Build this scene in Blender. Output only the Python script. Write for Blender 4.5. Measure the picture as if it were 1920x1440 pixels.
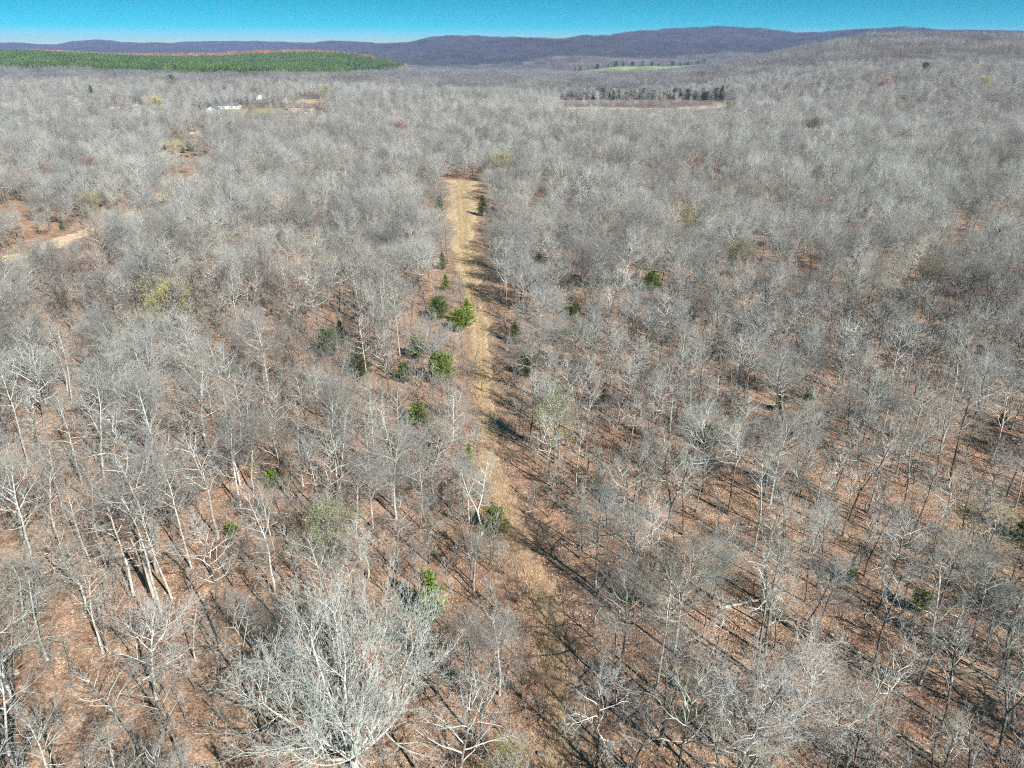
import bpy, math, random
import numpy as np
from mathutils import Vector, Matrix

for o in list(bpy.data.objects):
    bpy.data.objects.remove(o)
SC = bpy.context.scene
COL = SC.collection
R = math.radians

# ------------------------------------------------------------------ camera, sky, sun, exposure
FPX, PITCH, CAMZ = 1400.0, R(24.2), 50.0
cam_d = bpy.data.cameras.new('camera')
cam_d.sensor_width = 36.0
cam_d.lens = 36.0 * FPX / 1920.0
cam_d.clip_start = 0.5
cam_d.clip_end = 60000
cam = bpy.data.objects.new('camera', cam_d)
cam.location = (0, 0, CAMZ)
cam.rotation_euler = (R(90) - PITCH, 0, 0)
COL.objects.link(cam)
SC.camera = cam

SUN_AZ = math.atan2(0.62, -0.78)      # towards the sun, clockwise from +Y: behind the camera, to the right
SUN_EL = R(37)
world = bpy.data.worlds.new('World')
SC.world = world
world.use_nodes = True
wn = world.node_tree.nodes; wl = world.node_tree.links
wn.clear()
sky = wn.new('ShaderNodeTexSky'); sky.sky_type = 'NISHITA'; sky.sun_disc = False
sky.sun_elevation = SUN_EL; sky.sun_rotation = SUN_AZ
sky.air_density = 1.0; sky.dust_density = 0.3; sky.ozone_density = 2.0; sky.altitude = 300
tc = wn.new('ShaderNodeTexCoord'); vm = wn.new('ShaderNodeVectorMath'); vm.operation = 'MULTIPLY_ADD'
vm.inputs[1].default_value = (1, 1, 4.5); vm.inputs[2].default_value = (0, 0, .018)
hs = wn.new('ShaderNodeHueSaturation'); hs.inputs['Saturation'].default_value = 2.15; hs.inputs['Hue'].default_value = 0.452; hs.inputs['Value'].default_value = 1.15
bg = wn.new('ShaderNodeBackground'); bg.inputs['Strength'].default_value = 0.052
wo = wn.new('ShaderNodeOutputWorld')
wl.new(tc.outputs['Generated'], vm.inputs[0]); wl.new(vm.outputs[0], sky.inputs['Vector'])
wl.new(sky.outputs[0], hs.inputs['Color']); wl.new(hs.outputs[0], bg.inputs['Color']); wl.new(bg.outputs[0], wo.inputs['Surface'])

sun_d = bpy.data.lights.new('sun', 'SUN'); sun_d.energy = 5.0; sun_d.angle = R(0.5); sun_d.color = (1.0, 0.96, 0.90)
sun = bpy.data.objects.new('sun', sun_d); COL.objects.link(sun)
to_sun = Vector((math.sin(SUN_AZ) * math.cos(SUN_EL), math.cos(SUN_AZ) * math.cos(SUN_EL), math.sin(SUN_EL)))
sun.rotation_euler = to_sun.to_track_quat('Z', 'Y').to_euler()
SC.view_settings.view_transform = 'Standard'; SC.view_settings.look = 'None'
SC.view_settings.gamma = 1.0; SC.view_settings.use_curve_mapping = False
SC.view_settings.exposure = 0.98
cy = SC.cycles
cy.use_denoising = False
cy.use_adaptive_sampling = True; cy.adaptive_threshold = 0.02; cy.adaptive_min_samples = 24
cy.max_bounces = 3; cy.diffuse_bounces = 1; cy.glossy_bounces = 1; cy.transmission_bounces = 2; cy.volume_bounces = 0
cy.transparent_max_bounces = 4
cy.debug_use_spatial_splits = True
cy.pixel_filter_type = 'BLACKMAN_HARRIS'; cy.filter_width = 1.1
cy.caustics_reflective = False; cy.caustics_refractive = False

# ------------------------------------------------------------------ terrain
def ss(a, b, x):
    t = np.clip((x - a) / (b - a), 0, 1)
    return t * t * (3 - 2 * t)

def px_az(px):                         # picture column of a far thing -> X/Y
    c, s = math.cos(PITCH), math.sin(PITCH)
    return ((px - 960) / FPX) / (c + s * 0.45)

def el_of(py):
    return math.atan((720 - py) / FPX) - PITCH

RID = [(-300, 86), (0, 85), (110, 86), (145, 81), (185, 78), (230, 83), (300, 85), (350, 83), (480, 80), (560, 82), (640, 83), (700, 84), (745, 83), (775, 80),
       (805, 74), (845, 68), (900, 70), (960, 71), (1005, 74), (1060, 76), (1120, 72), (1180, 65), (1240, 59), (1290, 57), (1360, 58),
       (1420, 62), (1470, 69), (1540, 73), (1700, 72), (2300, 76)]
RAZ = np.array([px_az(a) for a, _ in RID])
YR_T = np.interp(RAZ, [px_az(600), px_az(820)], [7000.0, 4500.0])
RH = np.array([CAMZ + y * 1.05 * math.tan(el_of(b)) - 10.0 for (a, b), y in zip(RID, YR_T)])

def height(X, Y):
    X = np.asarray(X, float); Y = np.asarray(Y, float)
    Yp = np.maximum(Y, 1.0)
    az = X / Yp
    fr = (Y > 1.0)
    n = 0.9 * np.sin(X / 23 + 1.3 * np.sin(Y / 61)) * np.cos(Y / 29 + 0.7) + 1.2 * np.sin((X + .6 * Y) / 71 + 2.0)
    n = n * (0.35 + 0.65 * ss(60, 250, np.hypot(X, Y)))
    big = (4.0 * np.sin(X / 230 + .5) * np.sin(Y / 270 + 1.1) + 2.6 * np.sin(X / 120 + Y / 190)) * ss(250, 700, np.hypot(X, Y)) + 4.0 * np.sin(X / 150 + Y / 140 + .7) * ss(900, 1300, Y)
    rr = 62 * ss(450, 1500, Y) * ss(.17, .47, az) * (1 - .45 * ss(1550, 2600, Y))
    rr = rr + 3.0 * np.sin(X / 90) * ss(900, 1400, Y) * ss(.25, .45, az)
    pine = np.interp(az, [px_az(0), px_az(300), px_az(560), px_az(720)], [25.0, 20.0, 15.0, 12.0]) * ss(1250, 2650, Y) * ss(-.10, -.19, az) * (1 - .6 * ss(2800, 4000, Y))
    vall = -13 * ss(850, 2000, Y) * ss(-.2, -.08, az) * (1 - ss(.2, .34, az)) * (1 - ss(2350, 3300, Y))
    vall = vall + 25 * (1 - ss(2750, 3900, Y)) * ss(2170, 2600, Y) * ss(px_az(960), px_az(1080), az) * (1 - ss(px_az(1350), px_az(1480), az))
    yr = np.interp(az, [px_az(600), px_az(820)], [7000.0, 4500.0])
    hr = np.interp(az, RAZ, RH)
    t = ss(.53, 1.0, Y / yr)
    far = hr * t * (1 - .45 * ss(1.02, 1.5, Y / yr))
    mid = t * (1 - t) * 4
    far = far + mid * (26 * np.sin(X / 210 + .9 * np.sin(Y / 400)) * (.6 + .4 * np.sin(Y / 260)) + 12 * np.sin(X / 83 + Y / 130))
    far = far + t * (2.2 * np.sin(X / 41) + 1.5 * np.sin(X / 17 + 1))
    return np.where(fr, n + big + rr + pine + vall + far, n)

def hz(x, y):
    return float(height(x, y))

def ray(px, py):
    dx = (px - 960) / FPX; dy = -(py - 720) / FPX
    c, s = math.cos(PITCH), math.sin(PITCH)
    v = Vector((dx, c + dy * s, -s + dy * c)); v.normalize()
    return v

def at(px, py):                       # the ground point a picture position belongs to
    d = ray(px, py); t = 20.0; st = 6.0
    while t < 9000:
        x, y, z = d.x * t, d.y * t, CAMZ + d.z * t
        if z < hz(x, y):
            lo, hi = t - st, t
            for _ in range(18):
                m = (lo + hi) / 2
                if CAMZ + d.z * m < hz(d.x * m, d.y * m): hi = m
                else: lo = m
            t = hi
            break
        st = max(2.0, .01 * t); t += st
    x, y = d.x * t, d.y * t
    return Vector((x, y, hz(x, y)))

def proj(x, y, z):
    c, s = math.cos(PITCH), math.sin(PITCH)
    zc = z - CAMZ
    dep = y * c - zc * s
    up = y * s + zc * c
    return 960 + FPX * x / dep, 720 - FPX * up / dep, dep

# ------------------------------------------------------------------ materials
def mat(name):
    m = bpy.data.materials.new(name); m.use_nodes = True
    nt = m.node_tree; nt.nodes.clear()
    out = nt.nodes.new('ShaderNodeOutputMaterial'); b = nt.nodes.new('ShaderNodeBsdfPrincipled')
    nt.links.new(b.outputs[0], out.inputs['Surface'])
    b.inputs['Roughness'].default_value = .85
    b.inputs['Specular IOR Level'].default_value = .2
    return m, nt, b

def N(nt, t, **kw):
    n = nt.nodes.new(t)
    for k, v in kw.items():
        if k in n.inputs: n.inputs[k].default_value = v
        else: setattr(n, k, v)
    return n

def ramp(nt, stops):
    r = nt.nodes.new('ShaderNodeValToRGB')
    while len(r.color_ramp.elements) < len(stops): r.color_ramp.elements.new(.5)
    for e, (p, c) in zip(r.color_ramp.elements, stops):
        e.position = p; e.color = (*c, 1)
    return r

def mixc(nt, a, b, f, mode='MIX'):
    m = nt.nodes.new('ShaderNodeMix'); m.data_type = 'RGBA'; m.blend_type = mode
    for sock, v in ((m.inputs[0], f), (m.inputs[6], a), (m.inputs[7], b)):
        if hasattr(v, 'is_linked'): nt.links.new(v, sock)
        elif isinstance(v, (int, float)): sock.default_value = v
        else: sock.default_value = (*v, 1)
    return m.outputs[2]

def bark(name, dark, light, scale=3.0, spread=.35, stands=1.0):
    m, nt, b = mat(name)
    tcx = N(nt, 'ShaderNodeTexCoord'); nz = N(nt, 'ShaderNodeTexNoise', Scale=scale, Detail=4.0, Roughness=.65)
    nt.links.new(tcx.outputs['Object'], nz.inputs['Vector'])
    rp = ramp(nt, [(.35, dark), (.62, light)])
    nt.links.new(nz.outputs['Fac'], rp.inputs[0])
    oi = N(nt, 'ShaderNodeObjectInfo'); mr = N(nt, 'ShaderNodeMapRange')
    mr.inputs['To Min'].default_value = 1 - spread; mr.inputs['To Max'].default_value = 1 + spread * .55
    nt.links.new(oi.outputs['Random'], mr.inputs['Value'])
    c = mixc(nt, rp.outputs[0], mr.outputs[0], 1.0, 'MULTIPLY')
    fr = N(nt, 'ShaderNodeMath', operation='FRACT'); mu = N(nt, 'ShaderNodeMath', operation='MULTIPLY'); mu.inputs[1].default_value = 7.31
    nt.links.new(oi.outputs['Random'], mu.inputs[0]); nt.links.new(mu.outputs[0], fr.inputs[0])
    hu = ramp(nt, [(0, (1.08, .97, .92)), (.14, (1.03, 1.0, .96)), (.3, (1, 1, 1)), (.75, (.97, 1.0, .98)), (.92, (.98, 1.02, .94)), (1.0, (1.0, .98, 1.0))])
    nt.links.new(fr.outputs[0], hu.inputs[0])
    c = mixc(nt, c, hu.outputs[0], 1.0, 'MULTIPLY')
    ln = N(nt, 'ShaderNodeTexNoise', Scale=.011, Detail=4.0, Roughness=.65); nt.links.new(oi.outputs['Location'], ln.inputs['Vector'])
    lr = ramp(nt, [(.30, (.66, .63, .60)), (.44, (.90, .86, .83)), (.54, (1.0, 1.0, .98)), (.70, (1.18, 1.19, 1.16))]); nt.links.new(ln.outputs['Fac'], lr.inputs[0])
    c = mixc(nt, c, lr.outputs[0], stands, 'MULTIPLY')
    nt.links.new(c, b.inputs['Base Color'])
    return m

def plain(name, col, rough=.8, var=.25, scale=6.0, spec=.2):
    m, nt, b = mat(name)
    tcx = N(nt, 'ShaderNodeTexCoord'); nz = N(nt, 'ShaderNodeTexNoise', Scale=scale, Detail=5.0)
    nt.links.new(tcx.outputs['Object'], nz.inputs['Vector'])
    rp = ramp(nt, [(.3, tuple(v * (1 - var) for v in col)), (.7, tuple(min(1, v * (1 + var)) for v in col))])
    nt.links.new(nz.outputs['Fac'], rp.inputs[0]); nt.links.new(rp.outputs[0], b.inputs['Base Color'])
    b.inputs['Roughness'].default_value = rough; b.inputs['Specular IOR Level'].default_value = spec
    return m

def leafy(name, a, b_, scale=1.2, spread=.3, trans=.0):
    m, nt, b = mat(name)
    g = N(nt, 'ShaderNodeNewGeometry')
    nz = N(nt, 'ShaderNodeTexNoise', Scale=scale, Detail=3.0)
    tcx = N(nt, 'ShaderNodeTexCoord'); nt.links.new(tcx.outputs['Object'], nz.inputs['Vector'])
    ad = N(nt, 'ShaderNodeMath', operation='ADD'); sb = N(nt, 'ShaderNodeMath', operation='MULTIPLY_ADD')
    nt.links.new(g.outputs['Random Per Island'], sb.inputs[0]); sb.inputs[1].default_value = .5; sb.inputs[2].default_value = -.25
    nt.links.new(nz.outputs['Fac'], ad.inputs[0]); nt.links.new(sb.outputs[0], ad.inputs[1])
    rp = ramp(nt, [(.3, a), (.7, b_)]); nt.links.new(ad.outputs[0], rp.inputs[0])
    oi = N(nt, 'ShaderNodeObjectInfo'); mr = N(nt, 'ShaderNodeMapRange')
    mr.inputs['To Min'].default_value = 1 - spread; mr.inputs['To Max'].default_value = 1 + spread
    nt.links.new(oi.outputs['Random'], mr.inputs['Value'])
    c = mixc(nt, rp.outputs[0], mr.outputs[0], 1.0, 'MULTIPLY')
    nt.links.new(c, b.inputs['Base Color'])
    return m

M = {}
M['bark'] = bark('grey bark', (.075, .07, .062), (.27, .265, .245), 2.2, .45)
M['limb'] = bark('grey limbs', (.33, .333, .315), (.62, .625, .605), 1.2, .45, .8)
M['white'] = bark('white bark', (.36, .36, .335), (.68, .68, .645), 3.5, .1, .0)
M['twig'] = bark('grey twigs', (.25, .252, .24), (.42, .424, .412), .45, .45, .8)
M['pale'] = bark('pale bark', (.24, .24, .22), (.62, .62, .585), 3.5, .25, .4)
M['dead'] = bark('bare dead wood', (.26, .225, .185), (.55, .50, .425), 3.5, .1, .2)
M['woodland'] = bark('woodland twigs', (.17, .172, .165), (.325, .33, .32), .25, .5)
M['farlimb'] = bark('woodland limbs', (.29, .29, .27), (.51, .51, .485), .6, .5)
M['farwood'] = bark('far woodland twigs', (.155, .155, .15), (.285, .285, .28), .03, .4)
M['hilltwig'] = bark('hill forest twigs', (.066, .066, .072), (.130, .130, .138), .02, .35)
M['cedar'] = leafy('cedar foliage', (.050, .090, .014), (.20, .29, .045), 2.2)
M['darkcedar'] = leafy('dark cedar foliage', (.035, .060, .018), (.085, .130, .036), 1.5)
M['pine'] = leafy('pine needles', (.065, .125, .012), (.165, .255, .032), .12, .25)
M['russet'] = leafy('dead oak leaves', (.24, .12, .07), (.42, .25, .155), 2.0)
M['rust'] = leafy('rust foliage', (.34, .17, .07), (.52, .30, .14), .3)
M['olive'] = leafy('young olive leaves', (.31, .30, .10), (.48, .45, .18), 1.0)
M['gold'] = leafy('young golden leaves', (.38, .34, .13), (.52, .46, .20), 1.0)
M['green'] = leafy('young green leaves', (.22, .26, .12), (.35, .39, .20), 1.0)
M['coral'] = leafy('red flower buds', (.34, .20, .165), (.50, .31, .26), 1.0)
M['straw'] = leafy('dry grass', (.40, .29, .165), (.62, .48, .30), .6)
M['tuftgreen'] = leafy('olive grass', (.16, .15, .05), (.26, .24, .08), 1.0)

def ground_material(name, attr=True):
    m, nt, b = mat(name)
    tcx = N(nt, 'ShaderNodeTexCoord')
    def noise(sc, det=4.0, ro=.6):
        n = N(nt, 'ShaderNodeTexNoise', Scale=sc, Detail=det, Roughness=ro)
        nt.links.new(tcx.outputs['Object'], n.inputs['Vector']); return n
    big = noise(.07, 4.0); med = noise(.55, 5.0, .7); fine = noise(4.5, 4.0, .75)
    vor = N(nt, 'ShaderNodeTexVoronoi', Scale=5.5); nt.links.new(tcx.outputs['Object'], vor.inputs['Vector'])
    litter = ramp(nt, [(.28, (.105, .062, .042)), (.42, (.225, .135, .093)), (.54, (.335, .208, .145)), (.68, (.50, .345, .245))])
    nt.links.new(med.outputs['Fac'], litter.inputs[0])
    c = mixc(nt, litter.outputs[0], (.36, .24, .14), 0.0)
    fr = ramp(nt, [(.36, (0, 0, 0)), (.64, (1, 1, 1))]); nt.links.new(big.outputs['Fac'], fr.inputs[0])
    c = mixc(nt, c, (.37, .255, .155), .0)
    mm = nt.nodes.new('ShaderNodeMath'); mm.operation = 'MULTIPLY'; mm.inputs[1].default_value = .45
    nt.links.new(fr.outputs[0], mm.inputs[0])
    c = mixc(nt, c, (.40, .29, .195), mm.outputs[0])
    pk = noise(.21, 4.0, .6); pr = ramp(nt, [(.50, (0, 0, 0)), (.66, (.6, .6, .6))]); nt.links.new(pk.outputs['Fac'], pr.inputs[0])
    c = mixc(nt, c, (.165, .088, .056), pr.outputs[0])
    a = nt.nodes.new('ShaderNodeAttribute'); a.attribute_name = 'cover'
    c = mixc(nt, c, a.outputs['Color'], a.outputs['Alpha'])
    sp = ramp(nt, [(.32, (.40, .37, .35)), (.5, (.95, .95, .95)), (.66, (1.60, 1.58, 1.52))]); nt.links.new(fine.outputs['Fac'], sp.inputs[0])
    c = mixc(nt, c, sp.outputs[0], 1.0, 'MULTIPLY')
    vr = ramp(nt, [(.0, (.80, .78, .76)), (.5, (1, 1, 1)), (1.0, (1.22, 1.18, 1.12))]); nt.links.new(vor.outputs['Color'], vr.inputs[0])
    c = mixc(nt, c, vr.outputs[0], 1.0, 'MULTIPLY')
    nt.links.new(c, b.inputs['Base Color'])
    bp = N(nt, 'ShaderNodeBump', Strength=.6, Distance=.25); nt.links.new(fine.outputs['Fac'], bp.inputs['Height'])
    nt.links.new(bp.outputs[0], b.inputs['Normal'])
    b.inputs['Roughness'].default_value = .95
    return m

M['ground'] = ground_material('leaf litter')

# ------------------------------------------------------------------ mesh helpers
def mesh_np(name, V, tris, mats, mi=None, smooth=True):
    me = bpy.data.meshes.new(name)
    V = np.asarray(V, np.float32); T = np.asarray(tris, np.int32)
    me.vertices.add(len(V)); me.vertices.foreach_set('co', V.ravel())
    k = T.shape[1]
    me.loops.add(T.size); me.loops.foreach_set('vertex_index', T.ravel())
    me.polygons.add(len(T)); me.polygons.foreach_set('loop_start', np.arange(0, T.size, k, dtype=np.int32))
    me.polygons.foreach_set('loop_total', np.full(len(T), k, np.int32))
    for m in mats: me.materials.append(m)
    if mi is not None: me.polygons.foreach_set('material_index', np.asarray(mi, np.int32))
    me.update(calc_edges=True); me.validate()
    me.polygons.foreach_set('use_smooth', np.full(len(me.polygons), smooth))
    return me

def tubes(branches, sides, tip=True):
    """branches: list of (pts n x 3, radii n) -> V, tris"""
    groups = {}
    for p, r in branches: groups.setdefault(len(p), []).append((p, r))
    VV, TT, off = [], [], 0
    ang = np.arange(sides) * 2 * math.pi / sides
    ca, sa = np.cos(ang), np.sin(ang)
    for n, items in groups.items():
        P = np.array([i[0] for i in items], float); Rr = np.array([i[1] for i in items], float)
        B = len(items)
        T = np.gradient(P, axis=1) if n > 2 else np.repeat((P[:, 1:] - P[:, :1]), 2, axis=1)
        T /= np.linalg.norm(T, axis=2, keepdims=True) + 1e-9
        T0 = P[:, -1] - P[:, 0]; T0 /= np.linalg.norm(T0, axis=1, keepdims=True) + 1e-9
        ref = np.where(np.abs(T0[:, 2:3]) < .8, np.array([[0, 0, 1.]]), np.array([[1., 0, 0]]))[:, None, :]
        n1 = np.cross(T, np.broadcast_to(ref, T.shape)); n1 /= np.linalg.norm(n1, axis=2, keepdims=True) + 1e-9
        n2 = np.cross(T, n1)
        ring = P[:, :, None, :] + Rr[:, :, None, None] * (ca[None, None, :, None] * n1[:, :, None, :] + sa[None, None, :, None] * n2[:, :, None, :])
        m = n - 1 if tip else n
        V = ring[:, :m].reshape(B, m * sides, 3)
        if tip: V = np.concatenate([V, P[:, -1:, :]], axis=1)
        tr = []
        for i in range(m - 1):
            for s in range(sides):
                a, b = i * sides + s, i * sides + (s + 1) % sides
                c, d = a + sides, b + sides
                tr += [(a, b, d), (a, d, c)]
        if tip:
            for s in range(sides):
                tr.append(((m - 1) * sides + s, (m - 1) * sides + (s + 1) % sides, m * sides))
        tr = np.array(tr, np.int64)
        nv = V.shape[1]
        TT.append((tr[None] + (np.arange(B) * nv)[:, None, None] + off).reshape(-1, 3))
        VV.append(V.reshape(-1, 3)); off += B * nv
    return np.concatenate(VV), np.concatenate(TT)

def joinvt(parts):
    VV, TT, MI, off = [], [], [], 0
    for V, T, mi in parts:
        VV.append(V); TT.append(T + off); MI.append(np.full(len(T), mi)); off += len(V)
    return np.concatenate(VV), np.concatenate(TT), np.concatenate(MI)

# ------------------------------------------------------------------ bare trees
def nrm(v):
    l = math.sqrt(v[0] * v[0] + v[1] * v[1] + v[2] * v[2]) or 1e-9
    return (v[0] / l, v[1] / l, v[2] / l)

def turned(d, ang, azi):              # direction at an angle to d
    ref = (0, 0, 1) if abs(d[2]) < .9 else (1, 0, 0)
    u = nrm((d[1] * ref[2] - d[2] * ref[1], d[2] * ref[0] - d[0] * ref[2], d[0] * ref[1] - d[1] * ref[0]))
    w = (d[1] * u[2] - d[2] * u[1], d[2] * u[0] - d[0] * u[2], d[0] * u[1] - d[1] * u[0])
    ca, sa = math.cos(ang), math.sin(ang); cz, sz = math.cos(azi) * sa, math.sin(azi) * sa
    return (d[0] * ca + u[0] * cz + w[0] * sz, d[1] * ca + u[1] * cz + w[1] * sz, d[2] * ca + u[2] * cz + w[2] * sz)

class Cfg: pass

def grow(rg, out, p, d, L, r, lev, cf):
    n = cf.seg[lev]; st = L / n
    pts, rad, ds = [p], [r], [d]
    wg, tp = cf.wig[lev], cf.trop[lev]
    for i in range(n):
        d = nrm((d[0] + rg.gauss(0, wg), d[1] + rg.gauss(0, wg), d[2] + rg.gauss(0, wg) + tp))
        p = (p[0] + d[0] * st, p[1] + d[1] * st, p[2] + d[2] * st)
        pts.append(p); rad.append(max(cf.rmin, r * (1 - .72 * (i + 1) / n))); ds.append(d)
    out[lev].append((pts, rad))
    if lev >= cf.maxlev: return
    k = max(2, int(L * cf.dens[lev] + rg.random()))
    azi = rg.random() * 6.28
    t0 = cf.t0[lev]
    for j in range(k):
        t = t0 + (1 - t0) * (j + rg.random() * .8) / k
        f = t * n; i = min(int(f), n - 1); f -= i
        q = tuple(pts[i][m] + (pts[i + 1][m] - pts[i][m]) * f for m in range(3))
        azi += 2.4 + rg.uniform(-.5, .5)
        ang = R(rg.uniform(*cf.ang[lev]))
        Lc = L * cf.ratio[lev] * (1 - .5 * t) * rg.uniform(.7, 1.25)
        rc = min(rad[i] * .62, max(cf.rmin, cf.rk * Lc))
        grow(rg, out, q, turned(ds[i + 1], ang, azi), Lc, rc, lev + 1, cf)
    for j in range(2):                  # forked tip
        azi += 3.14
        grow(rg, out, pts[-1], turned(d, R(rg.uniform(14, 34)), azi), L * cf.ratio[lev] * rg.uniform(.55, .9), max(cf.rmin, rad[-1]), lev + 1, cf)

def tree_branches(seed, H, RC, cb, style, lod):
    rg = random.Random(seed)
    cf = Cfg()
    cf.seg = {1: 7, 2: 4, 3: 3, 4: 2}
    cf.wig = {1: .15, 2: .17, 3: .2, 4: .18}; cf.trop = {1: .055, 2: .04, 3: .04, 4: .04}
    cf.dens = {1: 2.3, 2: 3.5, 3: 4.6}; cf.t0 = {1: .22, 2: .15, 3: .12}
    cf.ang = {1: (34, 64), 2: (30, 60), 3: (26, 55)}; cf.ratio = {1: .58, 2: .58, 3: .62}
    cf.rk = .0155; cf.rmin = .0078; cf.maxlev = 4
    nl = 15
    if style == 'plain' and RC < 3.2 and lod == 0:      # forest-grown: open crown of long straight limbs
        cf.dens = {1: 1.9, 2: 2.7, 3: 3.4}; nl = 13
    if style == 'crooked':
        cf.wig = {1: .27, 2: .28, 3: .27, 4: .22}; cf.trop[1] = .02; nl = 11
    if style == 'giant':
        cf.wig = {1: .09, 2: .12, 3: .14, 4: .15}; cf.trop = {1: .05, 2: .05, 3: .05, 4: .05}; cf.dens = {1: 1.7, 2: 2.5, 3: 3.6}; cf.ang = {1: (24, 48), 2: (24, 46), 3: (22, 45)}
        cf.seg[1] = 9
    if style == 'sapling':
        cf.maxlev = 3; cf.dens = {1: 3.4, 2: 5.0}; nl = 13; cf.trop = {1: .12, 2: .08, 3: .06, 4: .05}; cf.rmin = .005; cf.ang[1] = (25, 50)
    if lod == 1:
        cf.maxlev = 3; cf.dens = {1: 2.5, 2: 3.4}; cf.rmin = .0155; cf.rk = .024; cf.seg = {1: 4, 2: 3, 3: 2}; cf.ratio = {1: .60, 2: .72}
    if lod == 2:
        cf.maxlev = 2; cf.dens = {1: 3.8}; cf.rmin = .042; cf.rk = .04; cf.seg = {1: 3, 2: 2}; cf.ratio = {1: .62}; nl = 14
    if lod == 3:
        cf.maxlev = 2; cf.dens = {1: 1.6}; cf.rmin = .06; cf.seg = {1: 2, 2: 1}; cf.ratio = {1: .7}; nl = 9
    out = {0: [], 1: [], 2: [], 3: [], 4: []}
    r0 = .0085 * H + .010 * RC
    if style == 'sapling': r0 = .0075 * H
    if style == 'giant': r0 = .30
    stems = []
    nt_ = 10 if lod == 0 else (6 if lod == 1 else 3)
    def stem(p, d, L, ra, rb, n, wg, up):
        pts, rad = [p], [ra]
        for i in range(n):
            d = nrm((d[0] + rg.gauss(0, wg), d[1] + rg.gauss(0, wg), d[2] + up))
            p = (p[0] + d[0] * L / n, p[1] + d[1] * L / n, p[2] + d[2] * L / n)
            pts.append(p); rad.append(ra + (rb - ra) * (i + 1) / n)
        return pts, rad, d
    lean = turned((0, 0, 1), R(rg.uniform(0, 5)), rg.random() * 6.28)
    wt = .05 if style != 'crooked' else .11
    if style in ('forked', 'giant'):
        hb = H * cb
        pts, rad, d = stem((0, 0, -.25), lean, hb + .25, r0, r0 * .85, max(3, nt_ // 2), wt, .05)
        pts[0] = (pts[0][0], pts[0][1], -.25); rad[0] *= 1.45
        out[0].append((pts, rad)); 
        ns = 2 if style == 'forked' else 9
        a0 = rg.random() * 6.28
        for s in range(ns):
            dd = turned(nrm((lean[0], lean[1], lean[2])), R(rg.uniform(14, 26) if style == 'forked' else (8 if s == 0 else rg.uniform(26, 48))), a0 + s * 6.28 / ns + rg.uniform(-.3, .3))
            L = (H - hb) * rg.uniform(.78, .92)
            rs = r0 * (.68 if style == 'forked' else .5)
            p2, r2, d2 = stem(pts[-1], dd, L, rs, .05, nt_, wt * .8, .05)
            stems.append((p2, r2, L)); out[0].append((p2, r2))
    else:
        pts, rad, d = stem((0, 0, -.25), lean, H * .86 + .25, r0, .045 if lod < 2 else .07, nt_ + 2, wt, .06)
        rad[0] *= 1.4
        out[0].append((pts, rad)); stems.append((pts, rad, H * .86))
    for pts, rad, L in stems:
        k = nl if len(stems) == 1 else (9 if style == 'forked' else 8)
        if lod == 3: k = nl
        c0 = cb if len(stems) == 1 else .12
        azi = rg.random() * 6.28; n = len(pts) - 1
        for j in range(k):
            u = (j + rg.random() * .9) / k
            t = c0 + (1 - c0) * u
            f = min(t, .999) * n; i = int(f); f -= i
            q = tuple(pts[i][m] + (pts[i + 1][m] - pts[i][m]) * f for m in range(3))
            azi += 2.4 + rg.uniform(-.45, .45)
            env = (math.sin(math.pi * (.18 + .70 * u))) ** .8
            L1 = RC * env * rg.uniform(.72, 1.2) * (1.0 if len(stems) == 1 else .62)
            ang = R(rg.uniform(60, 82) * (1 - u) + rg.uniform(26, 44) * u)
            if style == 'sapling': ang *= .75
            if style == 'giant': ang = R(rg.uniform(30, 62))
            sd = nrm(tuple(pts[i + 1][m] - pts[i][m] for m in range(3)))
            r1 = min(rad[i] * .66, .0185 * L1 + .012)
            grow(rg, out, q, turned(sd, ang, azi), L1, max(cf.rmin * 1.3, r1), 1, cf)
        for j in range(3):
            sd = nrm(tuple(pts[-1][m] - pts[-2][m] for m in range(3)))
            grow(rg, out, pts[-1], turned(sd, R(rg.uniform(10, 35)), azi + j * 2.1), RC * .42 * rg.uniform(.7, 1.1), .028, 1, cf)
    return out

def tree_geo(seed, H, RC, cb, style, lod):
    o = tree_branches(seed, H, RC, cb, style, lod)
    tv = tubes(o[0], 8 if lod == 0 else (5 if lod == 1 else 3), tip=False)
    parts = []
    sd = {0: (5, 4, 3, 3), 1: (4, 3, 3, 3), 2: (3, 3, 3, 3), 3: (3, 3, 3, 3)}[lod]
    for lv in (1, 2, 3, 4):
        if o[lv]: parts.append((*tubes(o[lv], sd[lv - 1], tip=True), 0 if lv < 3 and (lod < 2 or lv < 2) else 1))
    V, T, mi = joinvt(parts)
    return tv, (V, T, mi), o

def join_tree(tv, cv):
    return np.concatenate([tv[0], cv[0]]), np.concatenate([tv[1], cv[1] + len(tv[0])]), np.concatenate([np.zeros(len(tv[1]), int), cv[2] + 1])

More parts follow.
